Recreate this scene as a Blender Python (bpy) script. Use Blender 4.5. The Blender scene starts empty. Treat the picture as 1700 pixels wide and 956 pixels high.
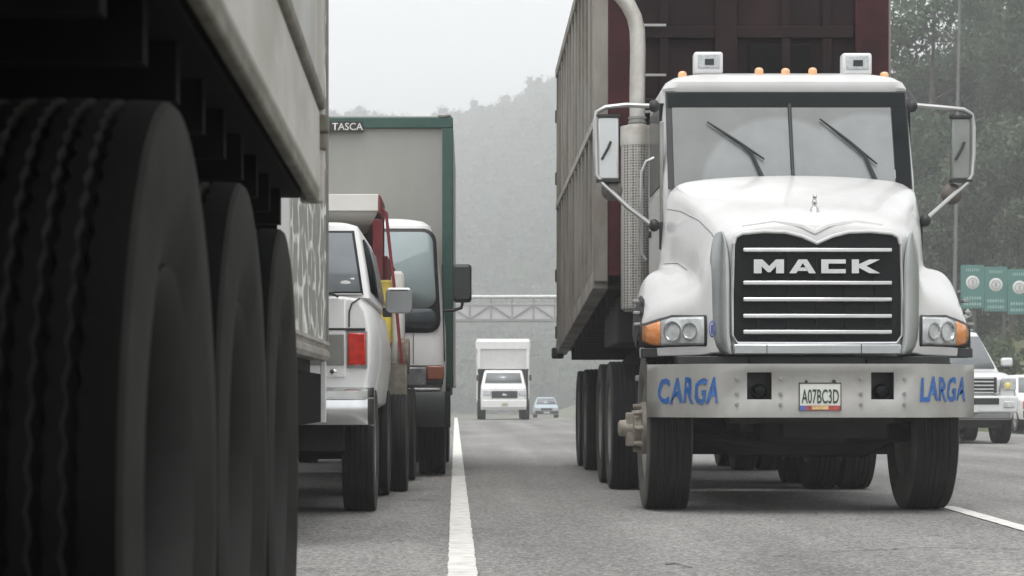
import bpy, math, random
import numpy as np
from mathutils import Vector, Matrix
R = math.radians
scene = bpy.context.scene
col = scene.collection

# ------------------------------------------------------------------ camera
FPX, PX0, PY0, CAMH = 3690.0, 780.0, 662.0, 0.845      # focal length in photo pixels, level axis point, lens height
cam_d = bpy.data.cameras.new('camera')
cam_d.sensor_width = 36.0
cam_d.lens = FPX / 1700 * 36
cam_d.shift_x = (850 - PX0) / 1700
cam_d.shift_y = (PY0 - 478) / 1700
cam_d.clip_start, cam_d.clip_end = 0.05, 3000
cam_d.dof.use_dof = True
cam_d.dof.focus_distance = 17.5
cam_d.dof.aperture_fstop = 8.0
cam = bpy.data.objects.new('camera', cam_d)
cam.location = (0, 0, CAMH)
cam.rotation_euler = (R(90), 0, 0)
col.objects.link(cam)
scene.camera = cam

# ------------------------------------------------------------------ sky, sun, exposure
SUN_EL, SUN_AZ = 72, 195                 # overcast: very soft sun from behind the camera
world = bpy.data.worlds.new('World'); scene.world = world
world.use_nodes = True
nt = world.node_tree; nt.nodes.clear()
sky = nt.nodes.new('ShaderNodeTexSky'); sky.sky_type = 'NISHITA'; sky.sun_disc = False
sky.sun_elevation = R(SUN_EL); sky.sun_rotation = R(SUN_AZ)
sky.air_density = 1.0; sky.dust_density = 3.0; sky.ozone_density = 1.0
hs = nt.nodes.new('ShaderNodeHueSaturation'); hs.inputs['Saturation'].default_value = 0.12
bg = nt.nodes.new('ShaderNodeBackground'); bg.inputs['Strength'].default_value = 0.15
out = nt.nodes.new('ShaderNodeOutputWorld')
nt.links.new(sky.outputs[0], hs.inputs['Color']); nt.links.new(hs.outputs[0], bg.inputs[0]); nt.links.new(bg.outputs[0], out.inputs[0])
sun_d = bpy.data.lights.new('sun', 'SUN'); sun_d.energy = 0.5; sun_d.angle = R(25); sun_d.color = (1, .97, .93)
sun = bpy.data.objects.new('sun', sun_d); col.objects.link(sun)
sun.rotation_euler = Vector((math.sin(R(SUN_AZ)) * math.cos(R(SUN_EL)), math.cos(R(SUN_AZ)) * math.cos(R(SUN_EL)), math.sin(R(SUN_EL)))).to_track_quat('Z', 'Y').to_euler()
sun.location = (0, -20, 40)
scene.view_settings.view_transform = 'Standard'
scene.view_settings.look = 'None'
scene.view_settings.exposure = 1.02
scene.view_settings.gamma = 1
scene.cycles.use_denoising = True
scene.cycles.volume_bounces = 4
scene.cycles.max_bounces = 8

# ------------------------------------------------------------------ helpers
def W(px, py, D):                        # a point of the place from a photo pixel and its measured distance
    return Vector(((px - PX0) / FPX * D, D, CAMH - (py - PY0) / FPX * D))

MATS = {}
def mat(name, c, rough=.5, metal=0.0, var=.12, scale=6.0, dirt=None, damt=.0, dscale=3.0, bump=0.0, bscale=60.0, coat=0.0, emit=0.0, spec=.5, trans=0.0, stretch=None):
    if name in MATS: return MATS[name]
    m = bpy.data.materials.new(name); m.use_nodes = True
    n = m.node_tree; b = n.nodes['Principled BSDF']
    b.inputs['Roughness'].default_value = rough; b.inputs['Metallic'].default_value = metal
    b.inputs['Coat Weight'].default_value = coat; b.inputs['Coat Roughness'].default_value = .08
    b.inputs['Specular IOR Level'].default_value = spec
    tc = n.nodes.new('ShaderNodeTexCoord'); src = tc.outputs['Object']
    if stretch:
        mp = n.nodes.new('ShaderNodeMapping'); mp.inputs['Scale'].default_value = stretch
        n.links.new(src, mp.inputs[0]); src = mp.outputs[0]
    nz = n.nodes.new('ShaderNodeTexNoise'); nz.inputs['Scale'].default_value = scale; nz.inputs['Detail'].default_value = 5
    n.links.new(src, nz.inputs['Vector'])
    mr = n.nodes.new('ShaderNodeMapRange'); mr.inputs[1].default_value = .3; mr.inputs[2].default_value = .7
    n.links.new(nz.outputs[0], mr.inputs[0])
    mx = n.nodes.new('ShaderNodeMix'); mx.data_type = 'RGBA'
    mx.inputs['A'].default_value = [x * (1 - var) for x in c] + [1]
    mx.inputs['B'].default_value = [min(1, x * (1 + var)) for x in c] + [1]
    n.links.new(mr.outputs[0], mx.inputs['Factor'])
    cur = mx.outputs['Result']
    if dirt:
        n2 = n.nodes.new('ShaderNodeTexNoise'); n2.inputs['Scale'].default_value = dscale; n2.inputs['Detail'].default_value = 8; n2.inputs['Roughness'].default_value = .65
        n.links.new(src, n2.inputs['Vector'])
        m2 = n.nodes.new('ShaderNodeMapRange'); m2.inputs[1].default_value = .42; m2.inputs[2].default_value = .68; m2.inputs[4].default_value = damt
        n.links.new(n2.outputs[0], m2.inputs[0])
        x2 = n.nodes.new('ShaderNodeMix'); x2.data_type = 'RGBA'
        x2.inputs['B'].default_value = list(dirt) + [1]
        n.links.new(m2.outputs[0], x2.inputs['Factor']); n.links.new(cur, x2.inputs['A']); cur = x2.outputs['Result']
        m3 = n.nodes.new('ShaderNodeMapRange'); m3.inputs[3].default_value = rough; m3.inputs[4].default_value = min(1, rough + .35)
        n.links.new(m2.outputs[0], m3.inputs[0]); n.links.new(m3.outputs[0], b.inputs['Roughness'])
    n.links.new(cur, b.inputs['Base Color'])
    if bump:
        n3 = n.nodes.new('ShaderNodeTexNoise'); n3.inputs['Scale'].default_value = bscale; n3.inputs['Detail'].default_value = 4
        n.links.new(src, n3.inputs['Vector'])
        bp = n.nodes.new('ShaderNodeBump'); bp.inputs['Strength'].default_value = bump; bp.inputs['Distance'].default_value = .01
        n.links.new(n3.outputs[0], bp.inputs['Height']); n.links.new(bp.outputs[0], b.inputs['Normal'])
    if emit:
        n.links.new(cur, b.inputs['Emission Color']); b.inputs['Emission Strength'].default_value = emit
    if trans:
        b.inputs['Transmission Weight'].default_value = trans
    MATS[name] = m
    return m

GRIME = (.10, .09, .075)
white_paint = mat('white_paint', (.59, .59, .58), .28, var=.03, dirt=(.40, .38, .34), damt=.3, dscale=2.4, coat=.5)
bright_white = mat('bright_white_paint', (.84, .84, .83), .3, var=.02, dirt=(.55, .53, .48), damt=.22, dscale=2.5, coat=.4)
white_far = mat('white_paint_worn', (.74, .74, .72), .4, var=.05, dirt=(.4, .38, .34), damt=.35, dscale=2)
chrome = mat('chrome', (.62, .63, .63), .22, 1, var=.08, dirt=(.45, .44, .42), damt=.15, dscale=5)
alu = mat('aluminium_plate', (.36, .36, .345), .45, .25, var=.05, dirt=(.28, .255, .21), damt=.5, dscale=2.5, stretch=(1, 1, .5))
steel = mat('dull_steel', (.35, .35, .34), .5, .6, dirt=GRIME, damt=.5)
black = mat('black_plastic', (.018, .019, .02), .5, var=.25)
rubber = mat('tyre_rubber', (.010, .0105, .011), .8, spec=.3, var=.3, scale=4, dirt=(.03, .028, .025), damt=.5, dscale=3, bump=.25, bscale=40)
dusty_rubber = mat('dusty_rubber', (.011, .0115, .012), .85, spec=.3, var=.3, scale=5, dirt=(.03, .028, .026), damt=.6, dscale=2.2, bump=.2, bscale=30)
chassis_m = mat('greasy_chassis', (.016, .015, .0145), .75, var=.4, dirt=(.045, .04, .034), damt=.5, dscale=4, bump=.3)
rim_m = mat('dusty_rim', (.33, .33, .31), .55, .4, dirt=(.16, .15, .13), damt=.6, dscale=6)
tan_steel = mat('tan_dusty_steel', (.33, .305, .26), .6, .3, dirt=(.16, .11, .08), damt=.7, dscale=9)
amber = mat('amber_lens', (.62, .23, .07), .15, var=.15, coat=.6, scale=30)
amber_pale = mat('pale_amber_lens', (.80, .45, .22), .2, var=.1, coat=.5)
red_lens = mat('red_lens', (.55, .03, .02), .15, var=.25, scale=25, coat=.6)
clear_lens = mat('clear_lens', (.48, .50, .50), .08, var=.25, scale=14, coat=1)
bowl = mat('lamp_bowl', (.50, .51, .51), .2, .8, var=.25, scale=40)
dark_glass = mat('dark_glass', (.008, .011, .0115), .22, var=.2, spec=.12)
grey_glass = mat('grey_glass', (.14, .155, .16), .08, var=.12, scale=2, coat=.7)

def dust_sides(m, side):
    n = m.node_tree; b = n.nodes['Principled BSDF']; N = n.nodes.new; L = n.links.new
    src = b.inputs['Base Color'].links[0].from_socket
    tc = N('ShaderNodeTexCoord'); sx = N('ShaderNodeSeparateXYZ'); L(tc.outputs['Normal'], sx.inputs[0])
    ab = N('ShaderNodeMath'); ab.operation = 'ABSOLUTE'; L(sx.outputs[0], ab.inputs[0])
    mr = N('ShaderNodeMapRange'); mr.inputs[1].default_value = .35; mr.inputs[2].default_value = .85; L(ab.outputs[0], mr.inputs[0])
    nz = N('ShaderNodeTexNoise'); nz.inputs['Scale'].default_value = 3.5; nz.inputs['Detail'].default_value = 6; L(tc.outputs['Object'], nz.inputs['Vector'])
    m2 = N('ShaderNodeMapRange'); m2.inputs[1].default_value = .3; m2.inputs[2].default_value = .65; m2.inputs[3].default_value = .35; L(nz.outputs[0], m2.inputs[0])
    mu = N('ShaderNodeMath'); mu.operation = 'MULTIPLY'; L(mr.outputs[0], mu.inputs[0]); L(m2.outputs[0], mu.inputs[1])
    mx = N('ShaderNodeMix'); mx.data_type = 'RGBA'; mx.inputs['B'].default_value = list(side)+[1]; L(mu.outputs[0], mx.inputs['Factor']); L(src, mx.inputs['A']); L(mx.outputs['Result'], b.inputs['Base Color'])
dust_sides(rubber, (.075, .072, .066)); dust_sides(dusty_rubber, (.15, .145, .135))

class MB:
    def __init__(s): s.v = []; s.f = []
    def add(s, vs, fs):
        o = len(s.v); s.v += [tuple(map(float, v)) for v in vs]; s.f += [tuple(o + i for i in f) for f in fs]; return s
    def box(s, x0, x1, y0, y1, z0, z1):
        return s.add([(x0,y0,z0),(x1,y0,z0),(x1,y1,z0),(x0,y1,z0),(x0,y0,z1),(x1,y0,z1),(x1,y1,z1),(x0,y1,z1)],
                     [(3,2,1,0),(4,5,6,7),(0,1,5,4),(1,2,6,5),(2,3,7,6),(3,0,4,7)])
    def cyl(s, p0, p1, r0, r1=None, n=14):
        r1 = r0 if r1 is None else r1
        p0, p1 = Vector(p0), Vector(p1); d = (p1 - p0).normalized()
        a = d.orthogonal().normalized(); b = d.cross(a)
        vs = [p0 + (a*math.cos(2*math.pi*i/n) + b*math.sin(2*math.pi*i/n))*r0 for i in range(n)] + [p1 + (a*math.cos(2*math.pi*i/n) + b*math.sin(2*math.pi*i/n))*r1 for i in range(n)]
        return s.add(vs, [(i, (i+1) % n, n+(i+1) % n, n+i) for i in range(n)] + [tuple(range(n-1, -1, -1)), tuple(range(n, 2*n))])
    def tube(s, pts, r, n=8):
        pts = [Vector(p) for p in pts]; rs = r if isinstance(r, (list, tuple)) else [r]*len(pts)
        a = None; vs = []
        for i, p in enumerate(pts):
            t = (pts[min(i+1, len(pts)-1)] - pts[max(i-1, 0)]).normalized()
            a = t.orthogonal().normalized() if a is None else (a - t*a.dot(t)).normalized()
            b = t.cross(a)
            vs += [p + (a*math.cos(2*math.pi*k/n) + b*math.sin(2*math.pi*k/n))*rs[i] for k in range(n)]
        fs = [(i*n+k, i*n+(k+1) % n, (i+1)*n+(k+1) % n, (i+1)*n+k) for i in range(len(pts)-1) for k in range(n)]
        return s.add(vs, fs + [tuple(range(n-1, -1, -1)), tuple(range((len(pts)-1)*n, len(pts)*n))])
    def prism(s, poly, plane, a0, a1):
        def P(u, w, t): return {'xz': (u, t, w), 'yz': (t, u, w), 'xy': (u, w, t)}[plane]
        n = len(poly)
        vs = [P(u, w, a0) for u, w in poly] + [P(u, w, a1) for u, w in poly]
        return s.add(vs, [(i, (i+1) % n, n+(i+1) % n, n+i) for i in range(n)] + [tuple(range(n-1, -1, -1)), tuple(range(n, 2*n))])
    def lathe(s, prof, c, axis='x', n=32, closed=False, sgn=1):
        vs = []
        for k in range(n):
            a = 2*math.pi*k/n
            for r, h in prof:
                u, w = r*math.cos(a), r*math.sin(a)
                p = {'x': (h*sgn, u, w), 'y': (u, h*sgn, w), 'z': (u, w, h*sgn)}[axis]
                vs.append((c[0]+p[0], c[1]+p[1], c[2]+p[2]))
        m = len(prof); fs = []
        for k in range(n):
            k2 = (k+1) % n
            for j in range(m - (0 if closed else 1)):
                j2 = (j+1) % m
                fs.append((k*m+j, k*m+j2, k2*m+j2, k2*m+j))
        return s.add(vs, fs)
    def ball(s, c, rx, ry, rz, n=12, m=8):
        prof = [(math.sin(math.pi*j/m), -math.cos(math.pi*j/m)) for j in range(m+1)]
        b = MB().lathe(prof, (0,0,0), 'z', n)
        return s.add([(c[0]+x*rx, c[1]+y*ry, c[2]+z*rz) for x, y, z in b.v], b.f)
    def grid(s, rows, closed=False):
        m = len(rows[0]); fs = []
        for i in range(len(rows)-1):
            for j in range(m if closed else m-1):
                j2 = (j+1) % m
                fs.append((i*m+j, i*m+j2, (i+1)*m+j2, (i+1)*m+j))
        return s.add([p for r in rows for p in r], fs)
    def loft(s, rows):                  # closed rings, capped
        m = len(rows[0]); s.grid(rows, True); o = len(s.v) - m*len(rows)
        s.f += [tuple(o+i for i in range(m-1, -1, -1)), tuple(o+(len(rows)-1)*m+i for i in range(m))]
        return s
    def quad(s, a, b, c, d): return s.add([a, b, c, d], [(0,1,2,3)])
    def mesh(s, name, ang=35):
        me = bpy.data.meshes.new(name); me.from_pydata(s.v, [], s.f); me.validate()
        import bmesh
        bm = bmesh.new(); bm.from_mesh(me)
        bmesh.ops.remove_doubles(bm, verts=bm.verts, dist=1e-5)
        bmesh.ops.recalc_face_normals(bm, faces=bm.faces); bm.to_mesh(me); bm.free()
        me.polygons.foreach_set('use_smooth', [True]*len(me.polygons))
        if hasattr(me, 'set_sharp_from_angle'): me.set_sharp_from_angle(angle=R(ang))
        return me
    def build(s, name, m, parent=None, bevel=0, subsurf=0, solid=0, ang=35):
        o = bpy.data.objects.new(name, s.mesh(name, ang if not subsurf else 80)); o.data.materials.append(m)
        col.objects.link(o); o.parent = parent
        if solid:
            md = o.modifiers.new('solid', 'SOLIDIFY'); md.thickness = solid; md.offset = 0
        if bevel:
            md = o.modifiers.new('bevel', 'BEVEL'); md.width = bevel; md.segments = 2; md.limit_method = 'ANGLE'; md.angle_limit = R(40)
        if subsurf:
            md = o.modifiers.new('sub', 'SUBSURF'); md.levels = subsurf; md.render_levels = subsurf
        return o

def thing(name, label, cat, loc=(0,0,0), rz=0.0, group=None):
    o = bpy.data.objects.new(name, None); o.location = loc; o.rotation_euler = (0,0,rz); o.empty_display_size = .3
    col.objects.link(o); o['label'] = label; o['category'] = cat
    if group: o['group'] = group
    return o
def tag(o, label, cat, group=None):
    o['label'] = label; o['category'] = cat
    if group: o['group'] = group
    return o
def part(name, parent, loc=(0,0,0)):
    o = bpy.data.objects.new(name, None); o.location = loc; o.empty_display_size = .1
    col.objects.link(o); o.parent = parent; return o
def inst(src_mesh, name, m, parent, loc=(0,0,0), rz=0.0):
    o = bpy.data.objects.new(name, src_mesh); o.location = loc; o.rotation_euler = (0,0,rz)
    if not src_mesh.materials: src_mesh.materials.append(m)
    col.objects.link(o); o.parent = parent; return o
def box(name, m, parent, *b, bevel=.006): return MB().box(*b).build(name, m, parent, bevel=bevel)
def rrect(hx, hy, r, z, cx=0, cy=0, k=4):           # rounded rectangle ring in the ground plane
    pts = []
    for sx, sy, a0 in ((1,1,0), (-1,1,90), (-1,-1,180), (1,-1,270)):
        for i in range(k+1):
            a = R(a0 + 90*i/k)
            pts.append((cx + sx*(hx-r) + r*math.cos(a), cy + sy*(hy-r) + r*math.sin(a), z))
    return pts

def text_mesh(txt, h, w=None, shear=0.0, bold=0.0, depth=.002, spacing=1.0):
    cu = bpy.data.curves.new('t', 'FONT'); cu.body = txt; cu.size = 1; cu.shear = shear; cu.offset = bold
    cu.extrude = 0.0; cu.space_character = spacing; cu.resolution_u = 3
    ob = bpy.data.objects.new('t', cu); col.objects.link(ob)
    dg = bpy.context.evaluated_depsgraph_get()
    me = bpy.data.meshes.new_from_object(ob.evaluated_get(dg))
    bpy.data.objects.remove(ob); bpy.data.curves.remove(cu)
    co = np.zeros(len(me.vertices)*3); me.vertices.foreach_get('co', co); co = co.reshape(-1, 3)
    mn, mxx = co.min(0), co.max(0)
    k = h/(mxx[1]-mn[1]); kx = k if w is None else w/(mxx[0]-mn[0])
    q = np.zeros_like(co)
    q[:,0] = (co[:,0]-(mn[0]+mxx[0])/2)*kx; q[:,2] = (co[:,1]-(mn[1]+mxx[1])/2)*k
    return me, q                         # text stands in the x-z plane facing -y
def text(name, txt, m, parent, c, h, w=None, f=None, **kw):
    me, q = text_mesh(txt, h, w, **kw)
    q = q + np.array(c)
    if f: q = np.array([f(p) for p in q])
    me.vertices.foreach_set('co', q.ravel()); me.update(); me.name = name
    me.materials.clear(); me.materials.append(m)
    o = bpy.data.objects.new(name, me); col.objects.link(o); o.parent = parent
    return o

WH = {}
def tyre_mesh(r, w, grooves=4, saw=False):
    key = (r, w, grooves, saw)
    if key in WH: return WH[key]
    n = 140 if saw else 48
    h = w/2; sh = r*.95
    prof = [(r*.56, -h*.62, 0), (r*.60, -h*.82, 0), (r*.72, -h*.98, 0), (r*.80, -h, 0), (r*.88, -h*.985, 0), (sh, -h*.97, 0), (r*.98, -h*.95, 0), (r*.992, -h*.90, 0)]
    gw = w*.024; gd = .016 if saw else .014
    xs = [(-1 + 2*(i+1)/(grooves+1))*h*.80 for i in range(grooves)]
    for gx in xs:
        rr = r*(1 - .012*(gx/h)**2)
        prof += [(rr, gx-gw, 1), (rr-gd, gx-gw*.7, 1), (rr-gd, gx+gw*.7, 2), (rr, gx+gw, 2)]
    prof += [(r*.992, h*.90, 0), (r*.98, h*.95, 0), (sh, h*.97, 0), (r*.88, h*.985, 0), (r*.80, h, 0), (r*.72, h*.98, 0), (r*.60, h*.82, 0), (r*.56, h*.62, 0)]
    b = MB(); vs = []; m = len(prof)
    for k in range(n):
        a = 2*math.pi*k/n
        for rr, x, fl in prof:
            if saw and fl: x = x + (w*.016 if k % 2 else -w*.004)*(1 if fl == 2 else -1)
            vs.append((x, rr*math.cos(a), rr*math.sin(a)))
    fs = [(k*m+j, k*m+j+1, ((k+1) % n)*m+j+1, ((k+1) % n)*m+j) for k in range(n) for j in range(m-1)]
    b.add(vs, fs)
    WH[key] = b.mesh('tyre', 30); return WH[key]
def rim_mesh(r, w, dish, sgn, nuts=10):
    key = ('rim', r, w, dish, sgn)
    if key in WH: return WH[key]
    h = w/2; b = MB()
    b.lathe([(r*.60, h*.86), (r*.575, h*.80), (r*.53, h*.62), (r*.50, h*.3), (r*.47, h*.2 + dish*.2), (r*.32, dish), (r*.20, dish+.005), (r*.19, dish+.07), (r*.12, dish+.085), (.001, dish+.085)], (0,0,0), 'x', 28, sgn=sgn)
    b.lathe([(r*.60, -h*.86), (r*.53, -h*.6), (r*.50, h*.3)], (0,0,0), 'x', 28, sgn=sgn)
    for k in range(nuts):
        a = 2*math.pi*k/nuts
        p = (0, r*.265*math.cos(a), r*.265*math.sin(a))
        b.cyl((sgn*dish, p[1], p[2]), (sgn*(dish+.04), p[1], p[2]), .016, n=6)
    WH[key] = b.mesh('rim', 30); return WH[key]
def wheel(parent, x, y, r, w, side, dish=.02, m=None, grooves=4, saw=False, rm=None):
    wo = part('wheel', parent, (x, y, r))
    inst(tyre_mesh(r, w, grooves, saw), 'tyre', m or rubber, wo)
    inst(rim_mesh(r, w, dish, side), 'rim', rm or rim_m, wo)
    return wo

rnd = random.Random(7)
nrg = np.random.default_rng(5)

# ------------------------------------------------------------------ the setting: ground, road, lines
def road_z(D): return 0.0 if D < 80 else -0.000112*(D-80)**2
def ground_z(x, y):
    base = road_z(max(y, 0)) if y < 220 else road_z(220) 
    z = base - .06
    if x > 14: z += 7.5*min(1, (x-14)/22)**1.1 * (1 if y > 20 else .5)
    if x < -16: z += 6*min(1, (-x-16)/30)
    t = max(0, min(1, (y-420)/560)); s = t*t*(3-2*t)
    ridge = 115 + 2*math.sin(x*.02+.6) + max(-9, min(7, .11*x)) + 2*math.sin(x*.06)
    z += s*ridge
    t2 = math.exp(-((y-580)/70)**2 - ((x-16)/48)**2); z += 14*t2
    t3 = math.exp(-((y-700)/80)**2 - ((x-44)/38)**2); z += 10*t3
    return z
ys = list(range(-60, 201, 10)) + list(range(208, 1080, 13)) + [1120, 1180, 1260]
xsg = list(range(-600, -80, 26)) + list(range(-80, -15, 8)) + [-14, -10, -4, 4, 10, 13.4, 14, 16, 19, 23, 28, 34] + list(range(42, 121, 8)) + list(range(130, 620, 26))
grass = mat('verge_grass', (.07, .085, .035), .9, var=.4, scale=.6, dirt=(.14, .11, .07), damt=.6, dscale=.25, bump=.6, bscale=5)
g = MB().grid([[(x, y, ground_z(x, y)) for x in xsg] for y in ys]).build('ground', grass); g['kind'] = 'structure'

def asphalt():
    m = bpy.data.materials.new('asphalt'); m.use_nodes = True; n = m.node_tree; b = n.nodes['Principled BSDF']
    L = n.links.new; N = n.nodes.new
    tc = N('ShaderNodeTexCoord')
    v = N('ShaderNodeTexVoronoi'); v.inputs['Scale'].default_value = 58; L(tc.outputs['Object'], v.inputs['Vector'])
    rmp = N('ShaderNodeValToRGB'); e = rmp.color_ramp
    e.elements[0].color = (.125, .122, .117, 1); e.elements[1].color = (.34, .332, .318, 1); e.elements[1].position = .95
    e.elements.new(.5).color = (.20, .196, .187, 1)
    sep = N('ShaderNodeSeparateColor'); L(v.outputs['Color'], sep.inputs[0]); L(sep.outputs[0], rmp.inputs[0])
    n1 = N('ShaderNodeTexNoise'); n1.inputs['Scale'].default_value = .7; n1.inputs['Detail'].default_value = 7
    mp = N('ShaderNodeMapping'); mp.inputs['Scale'].default_value = (1, .22, 1); L(tc.outputs['Object'], mp.inputs[0]); L(mp.outputs[0], n1.inputs['Vector'])
    r1 = N('ShaderNodeMapRange'); r1.inputs[1].default_value = .3; r1.inputs[2].default_value = .7; r1.inputs[3].default_value = .78; r1.inputs[4].default_value = 1.2; L(n1.outputs[0], r1.inputs[0])
    # older, paler surface beyond a resurfacing joint across the road
    sx = N('ShaderNodeSeparateXYZ'); L(tc.outputs['Object'], sx.inputs[0])
    n2 = N('ShaderNodeTexNoise'); n2.inputs['Scale'].default_value = 1.2; L(tc.outputs['Object'], n2.inputs['Vector'])
    ad = N('ShaderNodeMath'); ad.operation = 'MULTIPLY_ADD'; ad.inputs[1].default_value = 1.5; L(n2.outputs[0], ad.inputs[0]); L(sx.outputs[1], ad.inputs[2])
    st = N('ShaderNodeMapRange'); st.inputs[1].default_value = 30.0; st.inputs[2].default_value = 31.6; st.inputs[3].default_value = 1.0; st.inputs[4].default_value = 1.0; L(ad.outputs[0], st.inputs[0])
    mu0 = N('ShaderNodeMath'); mu0.operation = 'MULTIPLY'; L(r1.outputs[0], mu0.inputs[0]); L(st.outputs[0], mu0.inputs[1])
    mp2 = N('ShaderNodeMapping'); mp2.inputs['Scale'].default_value = (1.3, .02, 1); L(tc.outputs['Object'], mp2.inputs[0])
    n4 = N('ShaderNodeTexNoise'); n4.inputs['Scale'].default_value = 1.0; n4.inputs['Detail'].default_value = 3; L(mp2.outputs[0], n4.inputs['Vector'])
    r4 = N('ShaderNodeMapRange'); r4.inputs[1].default_value = .35; r4.inputs[2].default_value = .65; r4.inputs[3].default_value = .84; r4.inputs[4].default_value = 1.1; L(n4.outputs[0], r4.inputs[0])
    n5 = N('ShaderNodeTexNoise'); n5.inputs['Scale'].default_value = 1.7; n5.inputs['Detail'].default_value = 5; L(tc.outputs['Object'], n5.inputs['Vector'])
    r5 = N('ShaderNodeMapRange'); r5.inputs[1].default_value = .62; r5.inputs[2].default_value = .72; r5.inputs[3].default_value = 1.0; r5.inputs[4].default_value = .72; L(n5.outputs[0], r5.inputs[0])
    mu1 = N('ShaderNodeMath'); mu1.operation = 'MULTIPLY'; L(r4.outputs[0], mu1.inputs[0]); L(r5.outputs[0], mu1.inputs[1])
    mu = N('ShaderNodeMath'); mu.operation = 'MULTIPLY'; L(mu0.outputs[0], mu.inputs[0]); L(mu1.outputs[0], mu.inputs[1])
    mm = N('ShaderNodeVectorMath'); mm.operation = 'SCALE'; L(rmp.outputs[0], mm.inputs[0]); L(mu.outputs[0], mm.inputs['Scale'])
    L(mm.outputs[0], b.inputs['Base Color']); b.inputs['Roughness'].default_value = .85; b.inputs['Specular IOR Level'].default_value = .2
    bp = N('ShaderNodeBump'); bp.inputs['Strength'].default_value = .55; bp.inputs['Distance'].default_value = .006
    L(v.outputs['Distance'], bp.inputs['Height']); L(bp.outputs[0], b.inputs['Normal'])
    return m
yr = [-60, -20] + list(range(0, 215, 4))
rd = MB().grid([[(x, y, road_z(y)) for x in (-9.5, -4, 0, 4, 8, 13.2)] for y in yr]).build('road', asphalt()); rd['kind'] = 'structure'
line_m = mat('road_paint', (.66, .65, .61), .6, var=.06, scale=9, dirt=(.33, .32, .30), damt=.55, dscale=7, bump=.3, bscale=80)
def line(x_at, y0, y1, w, label):
    rows = []; y = y0
    while y < y1:
        j = lambda: rnd.uniform(-.0035, .0035)
        x = x_at(y); rows.append([(x-w/2+j(), y, road_z(y)+.006), (x+w/2+j(), y, road_z(y)+.006)])
        y += .12 if y < 40 else 1.0
    o = MB().grid(rows).build('lane_marking', line_m); tag(o, label, 'road marking'); return o
line(lambda y: .035 - .0066*y, 0.5, 118, .142, 'long white lane line left of the big white truck')
line(lambda y: 2.957 + .0445*y, 3, 17.5, .13, 'thin white lane line beside the big truck\'s far front wheel')
crack_m = mat('tar_crack', (.025, .024, .023), .8)
b = MB(); p = [W(1105, 942, 11.3), W(1122, 938, 11.4), W(1135, 946, 11.2), W(1150, 950, 11.1)]
for a0, a1 in zip(p, p[1:]):
    b.quad((a0.x, a0.y-.02, .0045), (a1.x, a1.y-.025, .0045), (a1.x, a1.y+.02, .0045), (a0.x, a0.y+.025, .0045))
o = b.build('road_crack', crack_m); o['kind'] = 'structure'
def crack(pts, w):                                  # thin sealed cracks wandering over the lane
    b = MB(); q = []
    for (x0, y0), (x1, y1) in zip(pts, pts[1:]):
        for i in range(12):
            t = i/12; q.append((x0+(x1-x0)*t + rnd.uniform(-.03, .03), y0+(y1-y0)*t + rnd.uniform(-.03, .03)))
    for (xa, ya), (xb_, yb_) in zip(q, q[1:]):
        k1 = w*rnd.uniform(.4, 1.2); dx, dy = xb_-xa, yb_-ya; l = math.hypot(dx, dy) or 1; nx, ny = -dy/l*k1, dx/l*k1
        b.quad((xa-nx, ya-ny, .0045), (xb_-nx, yb_-ny, .0045), (xb_+nx, yb_+ny, .0045), (xa+nx, ya+ny, .0045))
    o = b.build('road_crack', crack_m); o['kind'] = 'structure'
crack([(1.9, 12.2), (2.6, 12.6), (3.3, 12.4)], .008); crack([(-.9, 13.2), (-.55, 13.5), (-.2, 13.3)], .007)

# ------------------------------------------------------------------ the big white truck (tractor)
MX, MY = 2.53, 16.1
def Lm(px, py, D):
    p = W(px, py, D); return (p.x - MX, p.y - MY, p.z)
tk = thing('tractor_truck', 'big white long-nosed truck facing the camera, CARGA LARGA on its steel bumper', 'truck', (MX, MY, 0))
def yb(x):
    t = abs(x) - .72
    return 0.0 if t < 0 else (t*t/.32 if t < .16 else .08 + (t-.16)*1.0)
xb = [-1.21, -1.1, -.99, -.92, -.86, -.80, -.76, -.72, -.523, -.344, .376, .541, .72, .76, .80, .86, .92, .99, 1.1, 1.21]; zb = [.714, .841, 1.037, 1.094]
b = MB()
for i in range(len(xb)-1):
    for k in range(3):
        if k == 1 and xb[i] in (-.523, .376): continue
        x0, x1, z0, z1 = xb[i], xb[i+1], zb[k], zb[k+1]
        b.quad((x0, yb(x0), z0), (x1, yb(x1), z0), (x1, yb(x1), z1), (x0, yb(x0), z1))
for x0, x1 in zip(xb, xb[1:]):
    b.quad((x0, yb(x0), zb[3]), (x1, yb(x1), zb[3]), (x1, yb(x1)+.06, zb[3]), (x0, yb(x0)+.06, zb[3]))
    b.quad((x0, yb(x0), zb[0]), (x1, yb(x1), zb[0]), (x1, yb(x1)+.05, zb[0]), (x0, yb(x0)+.05, zb[0]))
bumper = b.build('bumper', alu, tk, solid=.012)
for x0, x1 in ((-.523, -.344), (.376, .541)):
    lp = MB().box(x0-.03, x1+.03, .16, .18, .80, 1.07).box(x0-.03, x0-.015, .012, .16, .80, 1.07).box(x1+.015, x1+.03, .012, .16, .80, 1.07).box(x0-.03, x1+.03, .012, .16, 1.06, 1.075).box(x0-.03, x1+.03, .012, .16, .795, .81).build('lamp_recess', black, tk)
    MB().lathe([(.001, -.03), (.04, -.025), (.055, 0), (.058, .03)], ((x0+x1)/2+.015, .10, .90), 'y', 16).build('fog_lamp', dark_glass, lp)
bolt = MB().cyl((0, -.014, 0), (0, .0, 0), .013, n=8).mesh('bolt')
for px in (1223.7, 1295.5, 1429.6, 1501):
    for py in (628, 653, 671):
        x, y, z = Lm(px, py, MY); inst(bolt, 'bolt', steel, bumper, (x, -.006, z))
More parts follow.
